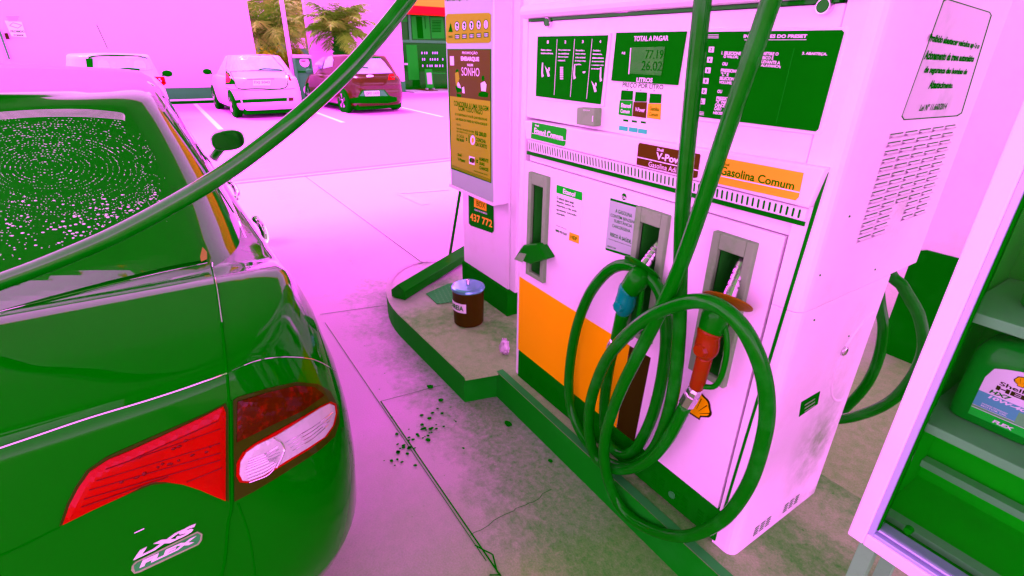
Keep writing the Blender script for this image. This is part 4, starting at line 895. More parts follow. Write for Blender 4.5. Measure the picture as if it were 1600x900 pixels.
# ------------------------------------------------------------------ cars
def lerp_tab(tab, x):
    if x <= tab[0][0]: return tab[0][1]
    for (a, u), (b_, v) in zip(tab, tab[1:]):
        if x <= b_: 
            t = (x - a) / (b_ - a); t = t * t * (3 - 2 * t) if False else t
            return u + (v - u) * t
    return tab[-1][1]
def hull(bm, tr, L, Wh, ninset, rings, zfun, n=5.0, N=150, cap=None, capn=18, mi=0, bow=0.0):
    """stack of rounded-rectangle plan contours. rings: list of (t, rear inset, front inset, half width); zfun(s, t); cap(s, w/W) -> z of the lid"""
    def contour(ri, fi, hw):
        a = (L - ri - fi) / 2; c = ri + a; raw = []
        for k in range(601):
            th = math.pi * k / 600; ct, st_ = math.cos(th), math.sin(th)
            raw.append((c - a * math.copysign(abs(ct) ** (2 / n), ct), hw * abs(st_) ** (2 / n)))
        raw = [(s_, w_) for s_, w_ in raw]
        d = [0]
        for p, q in zip(raw, raw[1:]): d.append(d[-1] + math.hypot(q[0] - p[0], q[1] - p[1]))
        out = []; j_ = 0
        for k in range(N + 1):
            t_ = d[-1] * k / N
            while j_ < 599 and d[j_ + 1] < t_: j_ += 1
            u = (t_ - d[j_]) / max(d[j_ + 1] - d[j_], 1e-9); out.append((raw[j_][0] + (raw[j_ + 1][0] - raw[j_][0]) * u, raw[j_][1] + (raw[j_ + 1][1] - raw[j_][1]) * u))
        out[0] = (raw[0][0], 0); out[-1] = (raw[-1][0], 0); return out
    taper = ninset
    grid = []
    bowf = lambda s_, w_: s_ + bow * (w_ / Wh) ** 2 * max(0, 1 - s_ / (.25 * L))
    for t_, ri, fi, hw in rings:
        half = contour(ri, fi, hw)
        pts = [(bowf(s_, w_), w_ * taper(s_)) for s_, w_ in half]
        full = pts + [(s_, -w_) for s_, w_ in pts[-2:0:-1]]
        grid.append([bm.verts.new(tr(s_, w_, zfun(s_, t_))) for s_, w_ in full])
    m_ = len(grid[0])
    for i in range(len(grid) - 1):
        for k in range(m_): bm.faces.new((grid[i][k], grid[i][(k + 1) % m_], grid[i + 1][(k + 1) % m_], grid[i + 1][k])).material_index = mi
    # lid
    last = grid[-1]; t_, ri, fi, hw = rings[-1]; half = contour(ri, fi, hw); strips = []
    for k in range(N + 1):
        s_, w_ = half[k][0], half[k][1] * taper(half[k][0]); row = [last[k]]
        if 0 < k < N:
            for q in range(1, capn):
                u = 1 - 2 * q / capn; sb_ = bowf(s_, w_ * u); row.append(bm.verts.new(tr(sb_, w_ * u, cap(sb_, w_ * u, w_))))
            row.append(last[m_ - k])
        strips.append(row)
    for k in range(N):
        A, B_ = strips[k], strips[k + 1]
        if len(A) == 1:
            for q in range(len(B_) - 1): bm.faces.new((A[0], B_[q + 1], B_[q]))
        elif len(B_) == 1:
            for q in range(len(A) - 1): bm.faces.new((A[q], A[q + 1], B_[0]))
        else:
            for q in range(len(A) - 1): bm.faces.new((A[q], A[q + 1], B_[q + 1], B_[q]))
    return bm
def bvh_of(objs):
    vs_, fs = [], []
    bpy.context.view_layer.update()
    for o in objs:
        k = len(vs_); mwx = o.matrix_world
        vs_ += [mwx @ v.co for v in o.data.vertices]; fs += [tuple(i + k for i in p.vertices) for p in o.data.polygons]
    return BVHTree.FromPolygons(vs_, fs)
def hit(bv, x, y):
    r = ray(x, y).normalized(); p, n_, i, d = bv.ray_cast(CAM, r)
    if p is None: return None, None
    if n_.dot(r) > 0: n_ = -n_
    return p, n_
def in_poly(p, pts):
    c_ = False; j_ = len(pts) - 1
    for i in range(len(pts)):
        xi, yi = pts[i]; xj, yj = pts[j_]
        if (yi > p[1]) != (yj > p[1]) and p[0] < (xj - xi) * (p[1] - yi) / (yj - yi) + xi: c_ = not c_
        j_ = i
    return c_
def patch(bm, bv, pts, off=.004, step=8, sub=6, mi=0, th=.006, fallback=None, bulge=0):
    """a solid shell piece lying on a body surface: outline traced in the photo, laid on the real surface"""
    ed = []
    for i in range(len(pts)):
        a, b_ = pts[i], pts[(i + 1) % len(pts)]; nseg = max(1, int(math.hypot(b_[0] - a[0], b_[1] - a[1]) / sub))
        ed += [(a[0] + (b_[0] - a[0]) * k / nseg, a[1] + (b_[1] - a[1]) * k / nseg) for k in range(nseg)]
    x0 = min(p[0] for p in pts); x1 = max(p[0] for p in pts); y0 = min(p[1] for p in pts); y1 = max(p[1] for p in pts)
    inner_ = []
    y = y0 + step / 2; r_ = 0
    while y < y1:
        x = x0 + step * (.5 if r_ % 2 else 1)
        while x < x1:
            if in_poly((x, y), pts) and min((x - e[0]) ** 2 + (y - e[1]) ** 2 for e in ed) > (step * .45) ** 2: inner_.append((x, y))
            x += step
        y += step; r_ += 1
    allp = [Vector(p) for p in ed + inner_]
    co, _, fc, *_r = delaunay_2d_cdt(allp, [(i, (i + 1) % len(ed)) for i in range(len(ed))], [], 1, 1e-5)
    V, Bk = [], []; lastd = None
    ds = []
    for c_ in co:
        p, n_ = hit(bv, c_.x, c_.y)
        ds.append((p, n_))
    good = [d for d in ds if d[0] is not None]
    if not good: return bm
    for c_, (p, n_) in zip(co, ds):
        if p is None:                      # slipped past the silhouette: continue on the plane of the nearest hit
            k = min((kk for kk in range(len(co)) if ds[kk][0] is not None), key=lambda kk: (co[kk] - c_).length)
            n_ = ds[k][1]; p0 = ds[k][0]; r = ray(c_.x, c_.y).normalized(); dd = (p0 - CAM).length; p = CAM + r * dd
        dist = min(math.hypot(c_.x - e[0], c_.y - e[1]) for e in ed) if bulge else 0
        o_ = off + bulge * (1 - math.exp(-dist / 8))
        V.append(bm.verts.new(p + n_ * o_)); Bk.append(bm.verts.new(p + n_ * (off - th)))
    for f in fc:
        try: bm.faces.new([V[i] for i in f]).material_index = mi
        except ValueError: pass
        bm.faces.new([Bk[i] for i in f[::-1]]).material_index = mi
    cnt = {}
    for f in fc:
        for i in range(len(f)):
            e = (f[i], f[(i + 1) % len(f)]); cnt[e] = cnt.get(e, 0) + 1
    for (i, k) in cnt:
        if (k, i) not in cnt:
            try: bm.faces.new((V[k], V[i], Bk[i], Bk[k])).material_index = mi
            except ValueError: pass
    return bm
def seam(bm, bv, pts, r=.002, off=.0, mi=0, n=6):
    """thin line following the body through photo pixels"""
    sp_ = smooth_path([Vector((x, y, 0)) for x, y in pts], n); run = []
    for p in sp_:
        q, n_ = hit(bv, p.x, p.y)
        if q is None or (run and (q - run[-1]).length > .25):
            if len(run) > 2: tube(bm, run, r, 6, mi=mi)
            run = [] if q is None else [q + n_ * off]
        else: run.append(q + n_ * off)
    if len(run) > 2: tube(bm, run, r, 6, mi=mi)
    return bm
def wheel(t, tr, s, w, rad, side, rim='metal', wd=.19):
    a = Vector(tr(s, w, rad)); b_ = Vector(tr(s, w - side * wd, rad))
    b = B(); axial(b, b_, a, [(0, rad * .93), (.08, rad * .99), (.5, rad), (.9, rad * .985), (.985, rad * .90), (1, rad * .70)], 32); wh = obj('wheel', b, 'tyre', t, smooth=False)
    out = (a - b_).normalized(); b = B(); ex = Vector(tr(s + 1, w, rad)) - a; ex.normalize(); ez = Vector((0, 0, 1))
    axial(b, a - out * .02, a + out * .006, [(0, rad * .66), (.6, rad * .66), (1, rad * .62)], 28, 1)
    for k in range(5):
        th = 2 * math.pi * k / 5 + .3; d = ex * math.cos(th) + ez * math.sin(th); p_ = ex * -math.sin(th) + ez * math.cos(th)
        prism(b, [a + out * .008 + d * rad * .08 - p_ * rad * .07, a + out * .008 + d * rad * .60 - p_ * rad * .16, a + out * .008 + d * rad * .60 + p_ * rad * .16, a + out * .008 + d * rad * .08 + p_ * rad * .07], out * .012, 0)
    axial(b, a + out * .006, a + out * .026, [(0, rad * .16), (1, rad * .12)], 14, 0)
    obj('rim', b, [rim, 'ink'], wh)
side_glass_of = {}
def car(name, label, cat, group, X0, Yc, L, Wh, paint, deck, belt, roofline, gh, rr, yaw=0, wheels=None, n=5.0, lower='ink', rings=None, zb=.20, ghn=4.0, bow=0.0):
    """X0 rearmost point, car points towards -X. deck: table s->z of the top of the lower body. gh: (base rear, base front, base half width, roof rear, roof front, roof half width)"""
    cy_, sy_ = math.cos(yaw), math.sin(yaw)
    def tr(s, w, z): return Vector((X0 - s * cy_ - w * sy_, Yc + w * cy_ - s * sy_, z))
    t = empty(name, (X0 - L / 2, Yc, 0), label, cat, group, 0)
    zf = lambda s, t_: zb + (lerp_tab(deck, s) - zb) * t_
    tap = lambda s: 1 - .09 * max(0, (s - .72 * L) / (.28 * L)) ** 2 - .03 * max(0, (.16 * L - s) / (.16 * L)) ** 2
    b = B(); hull(b, tr, L, Wh, tap, rings, zf, n, cap=lambda s, w, W_: lerp_tab(deck, s) + .012 * (1 - (w / max(W_, 1e-6)) ** 2) * min(1, W_ / .5), bow=bow)
    bmesh.ops.remove_doubles(b, verts=b.verts, dist=1e-5)
    body = obj('body', b, paint, t, smooth=True)
    br, bf, bw_, r0, r1, rw = gh; Lg = L
    zroof = lambda s: lerp_tab(roofline, s)
    K_ = 10; rg = []
    for k in range(K_ + 1):
        u = k / K_
        rr_ = br + (r0 - br) * u ** 1.0; ff = (L - bf) + ((L - r1) - (L - bf)) * u; hw = bw_ + (rw - bw_) * (u ** 1.25)
        rg.append((u, rr_, ff, hw))
    rg.append((1.03, r0 + .045, L - r1 + .045, rw - .03)); rg.append((1.045, r0 + .12, L - r1 + .12, rw - .09))
    def zg(s, u):
        zb_ = lerp_tab(belt, s); zr = zroof(s) - .035
        if u <= 1: return zb_ + (zr - zb_) * u
        return zroof(s) - (.014 if u < 1.04 else .005)
    b = B(); hull(b, tr, L, bw_, lambda s: 1, rg, zg, ghn, cap=lambda s, w, W_: zroof(s) + .012 * (1 - (w / max(W_, 1e-6)) ** 2) - .008 * (abs(w) / max(W_, 1e-6)) ** 2)
    bmesh.ops.remove_doubles(b, verts=b.verts, dist=1e-5)
    gho = obj('cabin', b, paint, t, smooth=True)
    if wheels:
        for s in wheels[0]:
            for sd_ in (1, -1): wheel(t, tr, s, sd_ * (wheels[1]), wheels[2], sd_, wheels[3])
    b = B(); box(b, -1, 1, -1, 1, 0, 1)
    for v in b.verts: v.co = tr(L / 2 + v.co.x * (L / 2 - (.45 if L > 4.3 else .2)), v.co.y * (Wh - (.2 if L > 4.3 else .16)), (.16 if L > 4.3 else .10) + v.co.z * .15)
    obj('underbody', b, lower, t)
    def gpt(s, u, off, side):
        rr_ = br + (r0 - br) * u; ff = (L - bf) + (bf - r1) * u; a = (L - rr_ - ff) / 2; x = (s - rr_ - a) / a
        hw = (bw_ + (rw - bw_) * u ** 1.25) * max(0, 1 - abs(x) ** ghn) ** (1 / ghn)
        return tr(s, side * (hw + off), zg(s, u))
    def side_glass(name, quad, m, parent):
        for side in (1, -1):
            b_ = B(); g0 = []
            for i in range(17):
                row = []
                for j2 in range(7):
                    a = i / 16; c_ = j2 / 6; s_ = (quad[0][0] * (1 - a) + quad[1][0] * a) * (1 - c_) + (quad[3][0] * (1 - a) + quad[2][0] * a) * c_; u_ = (quad[0][1] * (1 - a) + quad[1][1] * a) * (1 - c_) + (quad[3][1] * (1 - a) + quad[2][1] * a) * c_
                    row.append((b_.verts.new(gpt(s_, u_, .004, side)), b_.verts.new(gpt(s_, u_, -.003, side))))
                g0.append(row)
            for i in range(16):
                for j2 in range(6):
                    for k2 in (0, 1): b_.faces.new((g0[i][j2][k2], g0[i + 1][j2][k2], g0[i + 1][j2 + 1][k2], g0[i][j2 + 1][k2]))
            for i in range(16):
                for j2 in (0, 6): b_.faces.new((g0[i][j2][0], g0[i + 1][j2][0], g0[i + 1][j2][1], g0[i][j2][1]))
            for j2 in range(6):
                for i in (0, 16): b_.faces.new((g0[i][j2][0], g0[i][j2 + 1][0], g0[i][j2 + 1][1], g0[i][j2][1]))
            obj(name, b_, m, parent)
    side_glass_of[t.name] = side_glass
    return t, tr, body, gho, bvh_of([body, gho])

# black sedan being fuelled
rings_s = [(0, .16, .12, .80), (.10, .07, .06, .870), (.22, .015, .02, .890), (.38, .0, .0, .897), (.50, .005, .005, .895), (.62, .03, .02, .885), (.72, .045, .05, .866), (.82, .06, .10, .85), (.90, .075, .15, .83), (.96, .085, .19, .81), (.985, .090, .22, .795), (1.0, .105, .25, .775)]
deckS = [(0, .972), (.12, 1.000), (.25, 1.028), (.5, 1.058), (.6, 1.035), (.72, 1.005), (.95, .985), (1.8, .955), (3.2, .94), (3.6, .93), (4.1, .82), (4.5, .70)]
beltS = [(0, 1.0), (.5, 1.055), (.7, .995), (.95, .975), (1.8, .955), (3.3, .93), (3.7, .92), (4.5, .8)]
roofS = [(0, 1.36), (1.1, 1.38), (1.3, 1.412), (1.45, 1.432), (1.9, 1.466), (2.3, 1.494), (2.65, 1.508), (2.95, 1.475), (3.2, 1.40)]
sed, trS, bodyS, cabS, bvS = car('black_sedan', 'glossy black sedan with wet rear window and red tail lamps beside the pump', 'car', None, -.392, -1.785, 4.49, .895, 'paint', deckS, beltS, roofS,
    (.50, 3.95, .775, 1.42, 2.72, .60), None, wheels=((.95, 3.62), .862, .315, 'metal'), rings=rings_s, n=9.0, ghn=4.2, bow=.075)
def sedpart(name, pts, m, off=.004, step=9, parent=None, label=None, th=.006, bulge=0, bev=0):
    b_ = B(); patch(b_, bvS, pts, off, step, mi=0, th=th, bulge=bulge); o_ = obj(name, b_, m, parent or sed, smooth=False, label=label)
    return o_
rw_pts = [(-60, 178), (0, 174), (80, 168), (165, 166), (196, 170), (206, 185), (228, 225), (268, 300), (300, 360), (322, 408), (270, 418), (165, 444), (80, 467), (0, 490), (-60, 508)]
bvB = bvS; bvS = bvh_of([cabS]); rwin = sedpart('rear_window', rw_pts, 'glass', .007, 8, label='wet rear window with soap drops')
gl = [(12, 184), (100, 180), (172, 182), (188, 190), (214, 240), (252, 320), (277, 400), (272, 408), (180, 424), (60, 452), (-50, 480), (-60, 190)]
# soap and water drops in curved wiping trails
b = B()
def drop(x, y, r, el=1.0, dx=1.0, dy=0.0):
    p, n_ = hit(bvS, x, y); q, _n = hit(bvS, x + dx * 2, y + dy * 2)
    if p is None or q is None: return
    ax_ = (q - p); ax_ = (ax_ - n_ * ax_.dot(n_)).normalized(); ay_ = n_.cross(ax_)
    top_ = b.verts.new(p + n_ * (.0085 + r * .4)); k_ = 7
    ring = [b.verts.new(p + n_ * .0075 + (ax_ * math.cos(2 * math.pi * i / k_) * el + ay_ * math.sin(2 * math.pi * i / k_)) * r) for i in range(k_)]
    for i in range(k_): b.faces.new((ring[i], ring[(i + 1) % k_], top_))
for k in range(30):
    ry = 3 + k * 3.6; rx = ry * 2.35; cx_, cy_ = 72 + .5 * k, 262 + .5 * k; ph = random.random() * 6
    nd_ = int(math.pi * (rx + ry) / 4.2)
    for i in range(nd_):
        th = 2 * math.pi * (i + random.uniform(-.25, .25)) / nd_ + ph; x = cx_ + rx * math.cos(th) + random.gauss(0, .4); y = cy_ + ry * math.sin(th) + random.gauss(0, .35)
        if not in_poly((x, y), gl) or y > 350 or y < 188: continue
        dens = .62 + .3 * math.sin(th * 3 + k * 1.3) - (.2 if x > 215 else 0)
        if random.random() > dens: continue
        sx, sy = -rx * math.sin(th), ry * math.cos(th); m_ = math.hypot(sx, sy)
        drop(x, y, random.choice((.0004, .0005, .0007, .0010)), random.uniform(1.5, 4.5) if y < 290 else 1.4, sx / m_, sy / m_)
for k in range(300):
    x = random.uniform(-5, 250); y = random.uniform(305, 410)
    lim = 425 - .42 * x
    if in_poly((x, y), gl) and y < lim: drop(x, y, random.choice((.0009, .0011, .0014, .002, .0030)), random.uniform(1, 1.4))
for k in range(90):
    x = 95 + random.random() * 155; y = 425 - .42 * x + random.uniform(-34, 4)
    if in_poly((x, y), gl): drop(x, y, random.choice((.0012, .0016, .0022, .0036)), random.uniform(1, 1.3))
for k in range(170):
    x = random.gauss(232, 12); y = random.uniform(190, 330)
    if in_poly((x, y), rw_pts): drop(x, y, random.uniform(.0007, .0012), random.uniform(1, 2), .3, .9)
dr = obj('soap_drops', b, 'drop', rwin); dr['kind'] = 'stuff'
# wet streaks on top edge of the glass
b = B()
for k in range(7): seam(b, bvS, [(-20, 180 + k * 1.8), (60, 175 + k * 1.7), (130, 174 + k * 1.8), (186, 179 + k * 1.6), (195, 184 + k * 1.2)], .0009, .0072)
obj('water_streaks', b, 'drop', rwin)
bvS = bvB
# tail lamps
tl_in = [(93, 821), (104, 788), (117, 762), (135, 735), (165, 714), (200, 698), (260, 672), (320, 646), (352, 630), (356, 640), (357, 783), (340, 776), (318, 766), (290, 757), (262, 754), (236, 757), (190, 776), (140, 798)]
def shrink(pts, k, cx_=None, cy_=None):
    cx_ = sum(p[0] for p in pts) / len(pts); cy_ = sum(p[1] for p in pts) / len(pts)
    return [(cx_ + (x - cx_) * (1 - k / max(20, math.hypot(x - cx_, y - cy_))), cy_ + (y - cy_) * (1 - k / max(20, math.hypot(x - cx_, y - cy_)))) for x, y in pts]
la = sedpart('tail_lamp', tl_in, 'lampdk', .003, 9, label='inner red tail lamp section on the boot lid', th=.012)
lens = sedpart('red_lens', shrink(tl_in, 6), 'lampred', .006, 8, la, bulge=.004)
b = B()
for k, (a_, c_) in enumerate((((204, 716), (340, 655)), ((165, 730), (342, 668)), ((150, 748), (342, 690)), ((140, 762), (342, 705)), ((132, 776), (342, 716)), ((128, 788), (262, 742)), ((290, 750), (345, 728)))):
    seam(b, bvS, [a_, ((a_[0] + c_[0]) / 2, (a_[1] + c_[1]) / 2), c_], .0009, .0105, n=8)
for k in range(26):
    u = random.random(); row = random.choice((0, 1, 2)); x = 170 + 165 * u; y = (706, 733, 758)[row] - 62 * u + random.gauss(0, 2.5)
    p, n_ = hit(bvS, x, y)
    if p is not None and in_poly((x, y), shrink(tl_in, 14)): ellipsoid(b, p + n_ * .0095, (Vector((1, 0, 0)), Vector((0, 1, 0)), Vector((0, 0, 1))), (.0022, random.uniform(.003, .006), .003), seg=6)
obj('lens_facets', b, mat('lens_facet_red', (.15, .003, .001), .3, coat=.2), lens)
tl_out = [(364, 625), (372, 620), (420, 606), (462, 597), (495, 600), (515, 612), (528, 636), (529, 660), (522, 682), (500, 702), (470, 722), (430, 747), (395, 768), (366, 783)]
lo_ = sedpart('tail_lamp', tl_out, 'lampdk', .003, 8, label='outer wrap-around tail lamp with clear reversing lens', th=.012)
lens2 = sedpart('red_lens', [(370, 627), (420, 612), (460, 603), (488, 605), (504, 618), (470, 642), (430, 660), (398, 676), (369, 690)], 'redlens2' if 0 else mat('deep_red_lens', (.06, .012, .0005), .15, spec=0, coat=.5, cior=1.25, damt=.8, dirt=(.28, .008, .001), dscale=40), .006, 7, lo_, bulge=.003)
rim_pts = [(368, 742), (369, 722), (378, 706), (395, 693), (425, 676), (465, 654), (500, 634), (514, 628), (522, 632), (524, 645), (520, 664), (508, 682), (480, 702), (440, 726), (405, 746), (385, 753), (373, 752)]
sedpart('reflector', rim_pts, 'lampred', .006, 7, lo_, bulge=.001)
rv = sedpart('reversing_lens', shrink(rim_pts, 5.5), 'lampclear', .009, 6, lo_, bulge=.004)
b = B()
for k in range(9):
    y = 712 + 4.4 * k; x0 = 380 + abs(k - 4) * 1.6; seam(b, bvS, [(x0, y + 3), (x0 + 26, y - 7), (x0 + 52 - abs(k - 3) * 3, y - 17)], .0011, .0135, n=5)
seam(b, bvS, [(424, 682), (436, 692), (438, 706), (428, 728)], .0018, .0135)
for k in range(4): seam(b, bvS, [(440 + k * 4, 690 - k * 4 + k * 8), (480, 668 + k * 6), (512 - k * 2, 646 + k * 6)], .0009, .0135, n=5)
obj('lens_ribs', b, 'chrome', rv)
# lid gaps, and highlights on edges and crease drawn in as chrome lines
b = B()
seam(b, bvS, [(330, 412), (338, 450), (346, 500), (352, 560), (356, 600), (358, 628)], .0032, -.0005); seam(b, bvS, [(360, 626), (361, 700), (362, 786), (356, 820), (352, 870), (345, 905)], .0035, -.0005)
seam(b, bvS, [(322, 410), (240, 428), (120, 456), (0, 486), (-50, 500)], .004, -.001)
seam(b, bvS, [(93, 824), (40, 850), (0, 868), (-60, 890)], .002, -.0005)
seam(b, bvS, [(372, 786), (390, 840), (400, 905)], .002, -.0005)
obj('panel_gaps', b, 'ink', sed)
b = B()
seam(b, bvS, [(323, 412), (240, 430), (120, 459), (0, 489)], .0009, .003); seam(b, bvS, [(331, 412), (339, 450), (347, 505)], .0009, .003)
seam(b, bvS, [(-20, 707), (60, 680), (140, 653), (230, 626), (300, 603), (354, 583)], .0022, .001); seam(b, bvS, [(362, 579), (400, 564), (440, 558), (490, 562), (525, 580)], .0012, .001)
seam(b, bvS, [(210, 832), (225, 825)], .001, .002)
obj('edge_highlights', b, 'chrome', sed)
# side glass, mirror, handles
side_glass_of[sed.name]('side_window', [(1.28, .12), (2.0, .10), (2.0, .90), (1.62, .90)], 'glass', sed); side_glass_of[sed.name]('side_window', [(2.06, .10), (3.15, .08), (2.72, .90), (2.06, .90)], 'glass', sed)
b = B(); seam(b, bvS, [(231, 128), (262, 150), (296, 200), (334, 262), (362, 320), (384, 372)], .004, .0); obj('window_trim', b, 'chrome', sed)
for hpx in ([(409, 342, -.925), (417, 351, -.90), (423, 364, -.893), (425, 377, -.90), (420, 386, -.925)], [(368, 283, -.925), (374, 289, -.90), (379, 297, -.895), (381, 305, -.90), (378, 310, -.925)]):
    b = B(); tube(b, smooth_path([PY(x - 10, y, yy - .01) for x, y, yy in hpx], 5), .016, 10); obj('door_handle', b, 'chrome', sed, smooth=True)
mc = Vector(PY(356, 219, -.72)); b = B()
ret = bmesh.ops.create_icosphere(b, subdivisions=4, radius=1)
for v in ret['verts']:
    p = v.co.copy(); f_ = 1.0; p.x = max(-1, min(.35, p.x)); zz = math.copysign(abs(p.z) ** .75, p.z); yy = math.copysign(abs(p.y) ** .8, p.y)
    v.co = mc + Vector((p.x * .12, yy * (.135), zz * .088 + .010 * yy))
tube(b, [mc + Vector((-.04, -.06, -.06)), mc + Vector((-.06, -.10, -.11)), mc + Vector((-.08, -.14, -.16))], [.04, .036, .04], 12)
mir = obj('wing_mirror', b, 'paint', sed, smooth=True)
b = B(); pts_ = []
for k in range(28):
    a = 2 * math.pi * k / 28; pts_.append(mc + Vector((.0435, .118 * math.copysign(abs(math.cos(a)) ** .7, math.cos(a)), .072 * math.copysign(abs(math.sin(a)) ** .7, math.sin(a)))))
poly(b, pts_); obj('mirror_glass', b, mat('mirror_glass', (.03, .35, .03), .05, metal=.9), mir)
# model badge letters
bq = {}
def body_text(s_, quad, parent, name, m, off=.003, bold=.05, shear=.3):
    vs2, fs2 = text_verts(s_, bold, shear); x0 = min(v.x for v in vs2); x1 = max(v.x for v in vs2); y0 = min(v.y for v in vs2); y1 = max(v.y for v in vs2)
    TL, TR, BR, BL = [Vector(q) for q in quad]; b_ = B(); nv_ = []; nb = []
    for v in vs2:
        a = (v.x - x0) / (x1 - x0); c_ = (v.y - y0) / (y1 - y0); p = BL.lerp(BR, a).lerp(TL.lerp(TR, a), c_); q, n_ = hit(bvS, p.x, p.y)
        nv_.append(b_.verts.new(q + n_ * off)); nb.append(b_.verts.new(q + n_ * (off - .002)))
    for f in fs2:
        b_.faces.new([nv_[i] for i in f]); b_.faces.new([nb[i] for i in f[::-1]])
    ec_ = {}
    for f in fs2:
        for i in range(len(f)): ec_[(f[i], f[(i + 1) % len(f)])] = 1
    for i, k in ec_:
        if (k, i) not in ec_: b_.faces.new((nv_[k], nv_[i], nb[i], nb[k]))
    return obj(name, b_, m, parent)
bdg = sedpart('badge', [(206, 883), (212, 876), (308, 829), (316, 833), (315, 843), (310, 850), (218, 893), (210, 895), (205, 890)], 'chrome', .0035, 8)
sedpart('badge_field', [(209, 883), (214, 878), (308, 832), (313, 835), (312, 842), (308, 848), (217, 890), (211, 892)], 'bluegrey', .0045, 7, bdg, th=.002)
body_text('LXS', [(219, 858), (308, 815), (299, 831), (208, 874)], bdg, 'badge_letters', 'winkt', .004, .05, 0)
body_text('FLEX', [(223, 873), (307, 835), (303, 845), (218, 885)], bdg, 'badge_letters', 'winkt', .0065, .05, 0)
# dry leaf caught in the window corner
b = B(); patch(b, bvS, [(315, 389), (322, 397), (322, 408), (313, 412), (312, 404)], .008, 4, sub=3, th=.001); tag(obj('dry_leaf', b, 'leafdry'), 'small dry leaf caught at the corner of the wet rear window', 'leaf')

# parked cars in the bays
pk_rings = [(0, .10, .12, .78), (.12, .03, .04, .82), (.3, .0, .0, .835), (.5, .0, .01, .835), (.68, .03, .05, .825), (.85, .055, .10, .81), (.95, .07, .15, .79), (1, .10, .19, .765)]
def hatch(name, label, X0, Yc, paint, sc=1.0, L=3.85, h=1.43, gh=None, yaw=0, rings=pk_rings, wrim='metal', wr=.30):
    deck = [(0, .93), (.3, .95), (2.6, .93), (3.0, .90), (3.85, .66)]
    belt = [(0, .92), (3.85, .9)]
    roof = [(0, h - .07), (.35, h - .02), (1.0, h), (1.9, h - .02), (2.4, h - .08)]
    return car(name, label, 'car', 'cars parked in the bays', X0, Yc, L, .835, paint, deck, belt, roof, gh or (.08, 3.05, .76, .42, 2.2, .575), None, yaw=yaw, wheels=((.72, 3.1), .845, wr, wrim), rings=rings, n=6, ghn=5)
def cpart(bv, t, name, pts, m, off=.01, step=5, parent=None, th=.02, label=None):
    b_ = B(); patch(b_, bv, pts, off, step, sub=3, th=th); return obj(name, b_, m, parent or t, label=label)
def cseam(bv, t, name, lines, m='ink', r=.013):
    b_ = B()
    for l in lines: seam(b_, bv, l, r, .004, n=4)
    return obj(name, b_, m, t)
# white saloon with plate
XS_ = -14.02
sv, trv, bdv, cbv, bvv = hatch('parked_car', 'white car parked beside the palms with number plate FXJ 5043', XS_, 1.33, 'carwhite', L=4.1, h=1.44, yaw=.06, gh=(.10, 3.2, .75, .62, 2.35, .56))
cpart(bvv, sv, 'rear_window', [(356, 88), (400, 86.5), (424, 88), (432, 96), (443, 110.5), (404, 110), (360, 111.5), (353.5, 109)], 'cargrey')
cpart(bvv, sv, 'tail_lamp', [(352.5, 111), (358, 114), (365, 126), (368, 132), (352.5, 132)], 'ink')
cpart(bvv, sv, 'lamp_lens', [(354, 114), (357, 116), (361, 125), (359, 129), (354, 129)], 'lampred', .016)
cpart(bvv, sv, 'tail_lamp', [(446.5, 114), (451, 116), (457, 128), (447, 130)], 'lampclear'); cpart(bvv, sv, 'lamp_lens', [(449, 117), (452, 118), (455, 126.5), (452, 126)], 'lampred', .016)
cpart(bvv, sv, 'bumper_strip', [(365.5, 157), (376, 155.5), (377, 161), (367, 161.5)], 'ink'); cpart(bvv, sv, 'bumper_strip', [(378, 155.3), (448.5, 152.5), (448.5, 158), (380, 161)], 'ink'); cpart(bvv, sv, 'bumper_strip', [(451, 152.5), (458.5, 152.5), (458, 157.5), (451, 158)], 'redpaint')
cseam(bvv, sv, 'panel_gaps', [[(360, 112), (366, 125), (372, 138), (400, 138.5), (446, 137), (446.5, 113)], [(386, 124), (408, 123.8), (428, 123.4)]])
pt = cpart(bvv, sv, 'number_plate', [(395, 125), (422.5, 125), (422, 133.5), (395.5, 134)], 'winkt', .02)
def body_words(bv, parent, s_, x0, y0, x1, y1, h, m='ink', off=.045, bold=.02):
    vs2, fs2 = text_verts(s_, bold, 0); a0 = min(v.x for v in vs2); a1 = max(v.x for v in vs2); c0 = min(v.y for v in vs2); c1 = max(v.y for v in vs2); b_ = B(); nv_ = []
    corners = []
    for (x, y) in ((x0, y0), (x1, y1), (x1, y1 + h), (x0, y0 + h)):
        q, n_ = hit(bv, x, y); corners.append(q + n_ * off)
    TL, TR, BR, BL = corners
    for v in vs2:
        u = (v.x - a0) / (a1 - a0); w_ = (v.y - c0) / (c1 - c0); nv_.append(b_.verts.new(BL.lerp(BR, u).lerp(TL.lerp(TR, u), w_)))
    for f in fs2: b_.faces.new([nv_[i] for i in f])
    return obj('plate_letters', b_, m, parent)
body_words(bvv, pt, 'FXJ 5043', 396.5, 127, 421, 126.8, 5.2)
b = B(); seam(b, bvv, [(404, 110), (412, 108), (425, 108.5), (440, 110)], .015, .01, n=4); obj('wiper', b, 'ink', sv)
cseam(bvv, sv, 'window_seal', [[(356, 88), (400, 86.5), (424, 88), (432, 96), (443, 110.5), (404, 110), (360, 111.5), (353.5, 109), (356, 88)]], r=.009); cseam(bvv, sv, 'bumper_gap', [[(353, 137), (366, 140), (400, 141), (446, 139.5), (460, 138)]], r=.008)
cpart(bvv, sv, 'side_window', [(333, 104), (336, 93), (341, 88.5), (339.5, 98), (337.5, 112), (331.5, 113)], 'glass')
